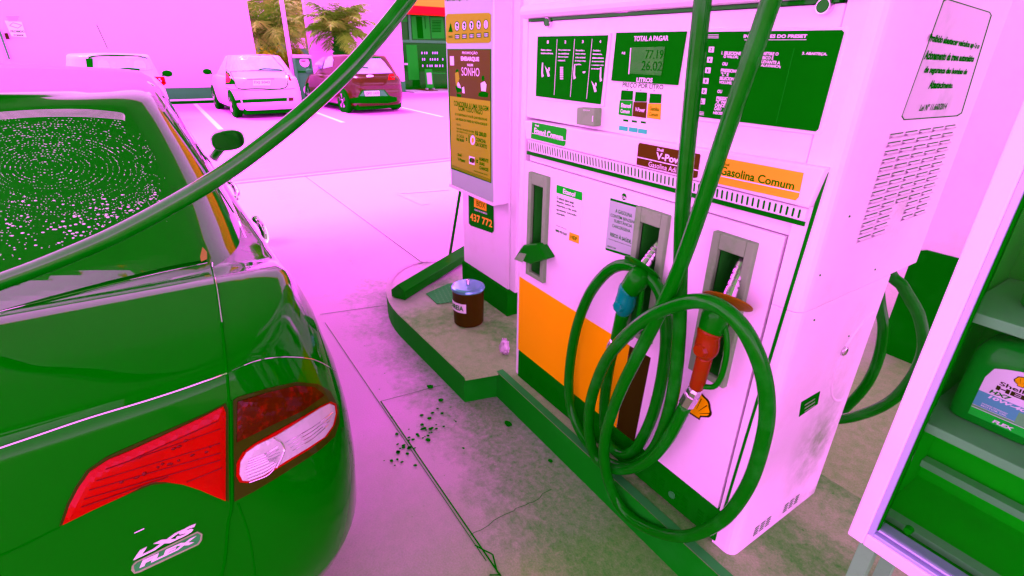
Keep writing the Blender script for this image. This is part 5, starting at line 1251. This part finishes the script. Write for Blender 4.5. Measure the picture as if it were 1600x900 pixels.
def side_mirror(t, tr, s, w, z, m):
    b_ = B(); c_ = tr(s, w, z); ellipsoid(b_, c_, (Vector((1, 0, 0)), Vector((0, 1, 0)), Vector((0, 0, 1))), (.06, .11, .075)); tube(b_, [c_, tr(s, w * .88, z - .05)], .02, 8); obj('wing_mirror', b_, m, t, smooth=True)
side_mirror(sv, trv, 2.6, -.95, 1.0, 'ink'); side_mirror(sv, trv, 2.6, .95, 1.0, 'ink')
# red hatch
rr2 = [(0, .10, .12, .78), (.12, .03, .04, .83), (.3, .0, .0, .85), (.5, .01, .01, .85), (.68, .02, .05, .84), (.80, .0, .09, .825), (.92, .05, .14, .80), (1, .09, .19, .77)]
rv_, trr, bdr, cbr, bvr = hatch('parked_car', 'dark red hatchback parked by the shop with number plate QPO 1A70', -13.93, 4.12, 'carred', L=3.95, h=1.48, yaw=.13, gh=(.10, 3.1, .77, .48, 2.3, .58), rings=rr2, wr=.31)
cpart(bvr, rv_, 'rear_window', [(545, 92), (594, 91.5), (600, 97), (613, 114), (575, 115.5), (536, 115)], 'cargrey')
cpart(bvr, rv_, 'roof_spoiler', [(548, 89), (592, 88.8), (596, 92), (545, 92.2)], 'ink')
b = B(); seam(b, bvr, [(551, 107), (562, 105.5), (575, 106.5)], .02, .01, n=4); obj('wiper', b, 'ink', rv_)
hb_ = cpart(bvr, rv_, 'boot_panel', [(543, 117), (606, 116), (604, 130), (598, 133.5), (560, 133), (552, 130)], 'redpaint', .006)
cpart(bvr, rv_, 'tail_lamp', [(538, 117), (542, 116), (547, 124.5), (531, 123)], 'lampred'); cpart(bvr, rv_, 'tail_lamp', [(608, 116.5), (615, 115.5), (617, 124.5), (606, 125)], 'lampred')
cpart(bvr, rv_, 'maker_mark', [(572, 119), (577, 117), (583, 118), (583, 120), (578, 121), (573, 121)], 'chrome', .014)
cpart(bvr, rv_, 'lower_bumper', [(559, 152), (565, 141), (600, 140), (609, 150), (620, 152), (620, 158), (606, 161), (540, 161), (536, 156)], 'ink')
cpart(bvr, rv_, 'bumper_reveal', [(562, 150), (568, 141.5), (599, 141), (606, 150)], 'bluegrey', .014)
pt = cpart(bvr, rv_, 'number_plate', [(569.5, 142.5), (592, 142), (592.5, 149.5), (570.5, 150)], 'winkt', .024)
body_words(bvr, pt, 'QPO 1A70', 571.5, 144, 591, 143.6, 4.6)
cpart(bvr, rv_, 'side_window', [(489, 108), (494, 98), (503, 90.5), (508, 88.5), (503, 107)], 'cargrey'); cpart(bvr, rv_, 'side_window', [(505.5, 107), (510, 89), (519, 88), (521, 94), (519.5, 104)], 'cargrey')
side_mirror(rv_, trr, 2.55, -.95, 1.0, 'bluegrey'); side_mirror(rv_, trr, 2.55, .95, 1.0, 'carred')
# dark discs stand in for the shaded wheel wells on the near sides
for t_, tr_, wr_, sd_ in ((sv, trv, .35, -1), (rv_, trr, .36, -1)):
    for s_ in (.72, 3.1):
        b = B(); c0 = tr_(s_, sd_ * .79, .30); axial(b, c0, tr_(s_, sd_ * .838, .30), [(0, wr_), (1, wr_)], 28); obj('arch_shade_disc', b, 'ink', t_)
# white hatch on the left, mostly behind the sedan's roof
lv_, trl, bdl, cbl, bvl = hatch('parked_car', 'white hatchback with high brake light seen over the black sedan roof', -12.5, -1.72, 'carwhite', L=3.9, h=1.46, gh=(.06, 3.0, .80, .36, 2.3, .68))
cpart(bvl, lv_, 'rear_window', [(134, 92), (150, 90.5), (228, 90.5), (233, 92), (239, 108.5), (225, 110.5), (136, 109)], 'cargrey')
cpart(bvl, lv_, 'window_shade', [(134, 92), (145, 91.5), (146, 108.5), (136, 108)], 'ink', .016); cpart(bvl, lv_, 'brake_light', [(172, 86.5), (195, 86.5), (195, 88.5), (171.5, 88.5)], 'ink')
cpart(bvl, lv_, 'tail_lamp', [(241, 120), (256, 120), (259, 131), (256, 133.5)], 'lampred'); cseam(bvl, lv_, 'panel_gaps', [[(138, 90), (150, 88), (185, 87), (215, 88), (229, 91)]], r=.018)
for x in (162, 218):
    cpart(bvl, lv_, 'headrest', [(x - 9, 107.5), (x - 9, 97), (x - 5, 95), (x + 5, 95.5), (x + 9, 101), (x + 10, 107.5)], 'alu', .016)
b = B(); seam(b, bvl, [(187, 109.5), (200, 108), (218, 109.5)], .022, .012, n=4); obj('wiper', b, 'ink', lv_)
side_mirror(lv_, trl, 2.5, .97, 1.02, 'ink')
a_ = trl(1.2, 0, 1.55); b = B(); tube(b, [a_, a_ + Vector((.18, -.06, .42))], .010, 6); obj('aerial', b, 'ink', lv_)
l2, trl2, _, _, bvl2 = hatch('parked_car', 'white car at the far edge of the row with only its roof corner showing', -14.2, -4.75, 'carwhite', L=3.9, h=1.50)
cseam(bvl2, l2, 'panel_gaps', [[(-20, 84), (2, 86), (14, 93), (27, 106)], [(-10, 90), (6, 96), (18, 107)]], r=.02); side_mirror(l2, trl2, 2.5, .97, 1.02, 'ink')

# ------------------------------------------------------------------ far side of the forecourt
def wx(x, y, X): return PX(x, y, X)
WX = -19.8
ye = PX(392, 40, WX).y
wl = empty('boundary_wall', (WX - .1, -4, 0), 'tall white wall with grey base behind the parked cars', 'wall')
b = B(); box(b, WX - .25, WX, -14, ye, .42, 7); obj('wall_face', b, 'wall', wl)
b = B(); box(b, WX - .25, WX + .02, -14, ye + .01, .0, .41); obj('base_band', b, 'bluegrey', wl)
kz = empty('kerb_stop', (WX + .5, -4, 0), 'low dark kerb at the foot of the white wall', 'kerb')
b = B(); box(b, WX + .3, WX + .8, -14, ye, 0.002, .10); obj('kerb_body', b, 'whitedull', kz)
b = B(); box(b, WX + .802, WX + .83, -14, ye, .002, .09); obj('kerb_side', b, 'ink', kz)
sg = empty('smoking_sign', (WX + .02, -4, 1.5), 'pale no smoking notice with black words on the white wall', 'sign')
b = B(); q = [PX(x, y, WX + .01) for x, y in ((7, 32), (34, 34), (42, 58.5), (18, 57))]; prism(b, q, (.015, 0, 0)); obj('sign_board', b, 'winkt', sg)
b = B()
def wl_line(x0, y0, x1, y1, h, s_): text(b, s_, [PX(x0, y0, WX + .027), PX(x1, y1, WX + .027), PX(x1 + .25 * h, y1 + h, WX + .027), PX(x0 + .25 * h, y0 + h, WX + .027)], 0, .05)
wl_line(16, 47, 38, 47.5, 3.6, 'PROIBIDO'); wl_line(21, 53.3, 37, 53.5, 3.2, 'FUMAR')
for k in range(3):
    x0 = 10 + k * 1.5; poly(b, [PX(x, y, WX + .027) for x, y in ((x0, 26 + k * 3.2), (x0 + 20 - k * 3, 26 + k * 3.2), (x0 + 20 - k * 3, 26.9 + k * 3.2), (x0, 26.9 + k * 3.2))])
ol = [(15, 40), (20, 35.5), (26, 37), (34, 39.5), (28, 44), (23, 42.5)]
for (p_, q_) in zip(ol, ol[1:] + ol[:1]):
    n2 = Vector((q_[1] - p_[1], -(q_[0] - p_[0]))).normalized() * .45
    poly(b, [PX(x, y, WX + .028) for x, y in ((p_[0] - n2.x, p_[1] - n2.y), (q_[0] - n2.x, q_[1] - n2.y), (q_[0] + n2.x, q_[1] + n2.y), (p_[0] + n2.x, p_[1] + n2.y))])
obj('lettering', b, 'ink', sg)
b = B(); q = [PX(x, y, WX + .005) for x, y in ((7, 52), (12, 51.5), (15.5, 61), (10, 61.5))]; prism(b, q, (.05, 0, 0)); tag(obj('wall_switch', b, 'dkred'), 'small dark red switch box below the no smoking notice', 'switch box')
b = B(); q = [PX(x, y, WX + .004) for x, y in ((-4, 44), (0, 46), (16, 92), (14, 93))]; prism(b, q, (.05, 0, 0)); tag(obj('door_post', b, 'bluegrey'), 'narrow blue grey post at the edge of the white wall', 'post')

# planted yard behind the gap
yx = -23.5
b = B(); box(b, -33.2, -33, 2, 12, 0, 9); tag(obj('yard_wall', b, 'wall'), 'white wall far behind the palms', 'wall')
b = B(); y0 = PX(450, 59, -24).y; y1 = PX(476, 59, -24).y; box(b, -24.4, -24, y0, y1, PX(450, 75, -24).z, PX(450, 59, -24).z)
tag(obj('garden_wall', b, 'wall'), 'low white wall seen between the two palms', 'wall')
def palm(base, hgt, rt, nf, fl, label, seed, m='leaf', zup=.25):
    rnd = random.Random(seed); t = empty('palm_tree', base, label, 'palm', 'palms behind the parked cars'); base = Vector(base)
    b_ = B(); pts = [base + Vector((0, 0, hgt * k / 10)) for k in range(11)]; rs = [rt * (.72 + .45 * math.sin(math.pi * min(1, (k / 10) ** 1.3)) ** 1.0) for k in range(11)]
    tube(b_, smooth_path(pts, 3), [rs[min(10, i // 3)] * (1 + .14 * ((i % 2) * 2 - 1)) for i in range(31)], 14)
    for k in range(90):      # old leaf stubs
        z_ = hgt * rnd.uniform(.15, .98); a = rnd.uniform(0, 6.28); rr_ = rs[int(z_ / hgt * 10)]; d = Vector((math.cos(a), math.sin(a), .9)).normalized(); p = base + Vector((math.cos(a) * rr_ * .9, math.sin(a) * rr_ * .9, z_)); e = Vector((-math.sin(a), math.cos(a), 0)) * .05
        poly(b_, [p - e, p + e, p + e * .5 + d * .14, p - e * .5 + d * .14])
    obj('trunk', b_, 'bark', t)
    top_ = base + Vector((0, 0, hgt)); b_ = B(); stem_ = B()
    for k in range(nf):
        a = 2 * math.pi * k / nf * 1.618 * 2 + rnd.uniform(-.2, .2); el = rnd.uniform(.05, 1.5) if k > 3 else 1.4; L_ = fl * rnd.uniform(.75, 1.1)
        h_ = Vector((math.cos(a), math.sin(a), 0)); pts = []; p = top_.copy(); e_ = el
        for i in range(13):
            pts.append(p.copy()); e_ -= rnd.uniform(.05, .11) + .018 * i * .6; p = p + (h_ * math.cos(e_) + Vector((0, 0, math.sin(e_)))) * (L_ / 12)
        tube(stem_, pts, [.022 * (1 - i / 14) for i in range(13)], 5)
        sd = Vector((-h_.y, h_.x, 0))
        for i in range(1, 13):
            for q_ in range(4):
                u = (i - 1 + q_ / 4); f_ = u - int(u); pp = pts[int(u)].lerp(pts[min(12, int(u) + 1)], f_); tg = (pts[min(12, int(u) + 1)] - pts[int(u)]).normalized()
                ll = fl * .30 * math.sin(math.pi * min(.97, (.12 + u / 13))) * rnd.uniform(.8, 1.1)
                for sg_ in (1, -1):
                    d = (sd * sg_ * .8 + tg * .65 + Vector((0, 0, rnd.uniform(-.55, .15)))).normalized(); wv = tg * .014
                    tip = pp + d * ll + Vector((0, 0, -.12 * ll)); md = pp + d * ll * .5
                    b_.faces.new([b_.verts.new(x) for x in (pp - wv, pp + wv, md + wv * 1.1, tip, md - wv * 1.1)])
    obj('frond_stems', stem_, 'leaf', t); obj('fronds', b_, m, t)
    return t
pb = PZ(534, 116, 0); px_ = -20.1
c0 = PX(531, 54, px_); palm((px_, c0.y, 0), c0.z, .27, 40, 1.75, 'tall palm with shaggy dark trunk in front of the white shop wall', 3)
px2 = -22.5; c0 = PX(415, 56, px2); palm((px2, c0.y, 0), c0.z, .25, 46, 2.2, 'palm with golden green fronds nearest the white boundary wall', 5)
px3 = -26.0; c0 = PX(452, 36, px3); palm((px3, c0.y, 0), c0.z + .3, .25, 46, 2.8, 'palm standing behind the lamp post between the other two', 9)
def bush(c_, r_, n_, label, seed, m='leaf2'):
    rnd = random.Random(seed); t = empty('garden_shrub', c_, label, 'shrub', 'shrubs behind the parked cars'); b_ = B(); s_ = B()
    c_ = Vector(c_)
    for k in range(9): tube(s_, [c_ + Vector((rnd.uniform(-.1, .1), rnd.uniform(-.1, .1), 0)), c_ + Vector((rnd.uniform(-1, 1) * r_[0] * .6, rnd.uniform(-1, 1) * r_[1] * .6, r_[2] * 1.2))], .02, 5)
    for k in range(n_):
        a = rnd.uniform(0, 6.28); e = math.asin(rnd.uniform(-1, 1)); rad = rnd.uniform(.45, 1) * (1 + .25 * math.sin(a * 5 + e * 4)); p = c_ + Vector((math.cos(a) * math.cos(e) * r_[0] * rad, math.sin(a) * math.cos(e) * r_[1] * rad, r_[2] * (1 + math.sin(e) * rad)))
        d = Vector((rnd.gauss(0, 1), rnd.gauss(0, 1), rnd.gauss(0, .6))).normalized(); w_ = d.cross(Vector((rnd.gauss(0, 1), rnd.gauss(0, 1), rnd.gauss(0, 1)))).normalized(); l_ = rnd.uniform(.05, .11)
        b_.faces.new([b_.verts.new(x) for x in (p - d * l_, p + w_ * l_ * .35, p + d * l_, p - w_ * l_ * .35)])
    obj('stems', s_, 'bark', t); obj('foliage', b_, m, t)
for x_, xx, rr_, lb, sd_ in ((405, -20.9, (.6, .55, .75), 'yellow green shrub beside the end of the boundary wall', 1), (432, -21.2, (.7, .6, .78), 'yellow green shrub behind the white parked car', 2), (458, -21.8, (.6, .5, .8), 'yellow green shrub just behind the air and water station', 3)):
    c0 = PX(x_, 90, xx); bush((xx, c0.y, 0), rr_, 3200, lb, sd_)
b = B(); y0 = PX(380, 40, -29).y; y1 = PX(500, 40, -29).y; box(b, -29.5, -29, y0, y1, 0, PX(430, 36, -29).z)
hs_ = tag(obj('garden_shed', b, 'bluegrey'), 'dark shed behind the palms', 'shed')
lp = empty('lamp_post', (-19.6, PX(452, 90, -19.6).y, 0), 'slim white post rising beside the air and water station', 'post')
b = B(); yy = PX(440, 0, -19.6).y; yy2 = PX(457, 115, -19.6).y; ym = (yy + yy2) / 2; tube(b, [(-19.6, ym, 0), (-19.6, ym, 5)], .065, 14); obj('shaft', b, 'wall', lp, smooth=True)
b = B(); axial(b, (-19.6, ym, 0), (-19.6, ym, .06), [(0, .14), (1, .12)], 14); obj('foot', b, 'wall', lp)
# air and water station
ax0 = -19.3; A0 = PX(461, 100, ax0).y; A1 = PX(487, 100, ax0).y; az = PX(470, 86, ax0).z
air = empty('air_station', (ax0 - .2, (A0 + A1) / 2, 0), 'blue grey air and water station with round white dials between parked cars', 'air pump')
b = B(); box(b, ax0 - .4, ax0 - .03, A0 + .04, A1 - .04, 0.001, az - .12); obj('housing', b, 'bluegrey', air, bevel=.03)
b = B(); box(b, ax0 - .42, ax0 + .05, A0 - .02, A1 + .02, az - .09, az); obj('hood', b, 'wall', air, bevel=.02)
b = B(); box(b, ax0 - .41, ax0 + .03, A0 - .01, A0 + .04, 0.001, az - .1); box(b, ax0 - .41, ax0 + .03, A1 - .04, A1 + .01, 0.001, az - .1); obj('side_cheek', b, 'bluegrey', air)
b = B(); box(b, ax0 - .03, ax0 + .01, A0 + .045, A1 - .045, az - .13, az - .095); box(b, ax0 - .03, ax0 + .01, A0 + .045, A1 - .045, az - .55, az - .5); obj('dark_slot', b, 'ink', air)
for y_ in (97, 141): 
    c_ = PX(476 if y_ < 100 else 482, y_, ax0); b = B(); axial(b, Vector((ax0 - .029, c_.y, c_.z)), Vector((ax0 + .0, c_.y, c_.z)), [(0, .16), (1, .15)], 24); dd = obj('round_dial', b, 'wall', air)
b = B(); c_ = PX(474, 95.5, ax0 + .002); poly(b, [c_ + Vector((0, -.07, -.02)), c_ + Vector((0, .07, -.02)), c_ + Vector((0, .07, .02)), c_ + Vector((0, -.07, .02))]); obj('dial_print', b, 'redsign', air)
b = B(); tube(b, smooth_path([Vector((ax0 + .05, A1 - .1, 1.0)), Vector((ax0 + .15, A1 + .05, .6)), Vector((ax0 + .2, A1, .2)), Vector((ax0 + .2, A1 - .2, .4))], 6), .015, 8); obj('air_hose', b, 'rubber', air, smooth=True)

# shop and its white side wall
SX = -21.2
sy0 = PX(480, 40, SX).y; sy1 = PX(628, 60, SX).y
sh = empty('shop_building', (SX - 2, 8, 0), 'shop with orange and red fascia over dark glass front and white side wall', 'shop')
b = B(); box(b, SX - .3, SX, sy0, sy1, .0, 7)
obj('white_wall', b, 'wall', sh)
b = B()
for k in range(16): box(b, SX + .0005, SX + .004, sy0, sy1, .9 + k * .3, .906 + k * .3)
obj('siding_joints', b, 'lilac', sh)
b = B(); box(b, SX + .001, SX + .03, sy1 - .3, sy1 + .0, 0, .42); box(b, SX + .001, SX + .02, sy0, sy1 - .31, 0, .2); obj('base_band', b, 'bluegrey', sh)
zf0 = PX(650, 22, SX).z; zf1 = PX(650, 10, SX).z
b = B(); box(b, SX - .5, SX + .35, sy1 - .15, sy1 + 8, zf1 + .001, 7); obj('fascia', b, 'orange', sh)
b = B(); box(b, SX - .5, SX + .36, sy1 - .16, sy1 + 8, zf0, zf1); obj('fascia_stripe', b, mat('fascia_red', (.9, .01, .01), .5), sh)
b = B(); box(b, SX - .55, SX - .5, sy1 + .001, sy1 + 8, 0, zf0); obj('shop_glass', b, 'glass', sh)
b = B(); zb = PX(650, 64, SX).z
box(b, SX - .49, SX - .44, sy1 + .001, sy1 + 8, zb - .06, zb + .04); 
ymu = PX(640, 40, SX - .45).y; box(b, SX - .49, SX - .43, ymu - .05, ymu + .05, zb + .041, zf0 - .001); obj('window_bars', b, 'kerbgrey', sh)
def shop_q(name, x0, y0, x1, y1, m, off=.0, parent=sh):
    b_ = B(); X_ = SX - .49 + off; prism(b_, [PX(x0, y0, X_), PX(x1, y0, X_), PX(x1 + .08 * (y1 - y0), y1, X_), PX(x0 + .08 * (y1 - y0), y1, X_)], (.01, 0, 0)); return obj(name, b_, m, parent)
shop_q('window_poster', 642, 25, 670, 61, 'green'); shop_q('poster_figure', 650, 26, 659, 60, 'ink', .011)
shop_q('poster_figure', 663, 26, 664, 45, 'ink', .011); pp_ = shop_q('window_poster', 672, 27, 692, 60, 'green')
b = B()
for k in range(8):
    X_ = SX - .47; poly(b, [PX(675, 32 + 2.4 * k, X_), PX(689, 32 + 2.4 * k, X_), PX(689, 33.2 + 2.4 * k, X_), PX(675, 33.2 + 2.4 * k, X_)])
obj('poster_lines', b, 'ink', pp_)
shop_q('window_poster', 625, 25, 636, 34, 'green'); shop_q('door_panel', 634, 70, 651, 125, 'green', 0.0)
shop_q('door_sticker', 631, 98.5, 637, 101.5, 'lilac', .03)
b = B(); rnd = random.Random(4)
for rowy in (81, 91, 101):
    for k in range(9):
        x_ = 659 + k * 4 + rnd.uniform(-1, 1); X_ = SX - .48
        if rnd.random() < .75: poly(b, [PX(x_, rowy, X_), PX(x_ + 1.4, rowy, X_), PX(x_ + 1.5, rowy + 3.5, X_), PX(x_, rowy + 3.5, X_)])
obj('shelf_goods', b, 'alu', sh)
b = B(); X_ = SX - .47; poly(b, [PX(670, 113.5, X_), PX(696, 114, X_), PX(696, 115, X_), PX(670, 114.5, X_)]); obj('counter_edge', b, 'green2', sh)
st_ = tag(obj('shop_step', box(B(), SX - .4, SX + .9, sy1 + .0, sy1 + 8, .001, .06), 'lilac'), 'low pale step in front of the shop', 'step')
for x0, x1, y0, y1, lb in ((637, 656, 138, 142, 'red brown floor mat at the shop door nearest the corner'), (685, 705, 138, 142, 'red brown floor mat at the shop front behind the sign box')):
    b = B(); X_ = None; q = [PZ(x, y, .062) for x, y in ((x0, y0), (x1, y0), (x1 + 4, y1), (x0 + 3, y1))]
    for p in q: p.x = max(min(p.x, SX + .85), SX - .45)
    q = [Vector((SX - .38, q[0].y, .062)), Vector((SX - .38, q[1].y, .062)), Vector((SX + .6, q[1].y + .1, .062)), Vector((SX + .6, q[0].y + .1, .062))]
    prism(b, q, (0, 0, .02)); tag(obj('floor_mat', b, 'redsign'), lb, 'mat', 'mats in front of the shop')
# small menu stand
X_ = SX + .2; c_ = PX(671, 120, X_); ms_ = empty('board_stand', (X_, c_.y, .06), 'small upright notice board stand in front of the shop glass', 'board')
z1_ = PX(671, 108, X_).z; b = B(); prism(b, [(X_, c_.y - .17, .15), (X_, c_.y + .17, .15), (X_ - .08, c_.y + .17, z1_), (X_ - .08, c_.y - .17, z1_)], (.02, 0, 0)); obj('board', b, 'green', ms_)
b = B(); prism(b, [(X_ + .0, c_.y - .11, .3), (X_ + .0, c_.y + .11, .3), (X_ - .05, c_.y + .11, .75), (X_ - .05, c_.y - .11, .75)], (.024, 0, 0)); obj('printed_sheet', b, 'lilac', ms_)
for sgn in (-1, 1):
    b = B(); box(b, X_ - .1, X_ + .12, c_.y + sgn * .15 - .015, c_.y + sgn * .15 + .015, .062, .149); obj('foot', b, 'lilac', ms_)
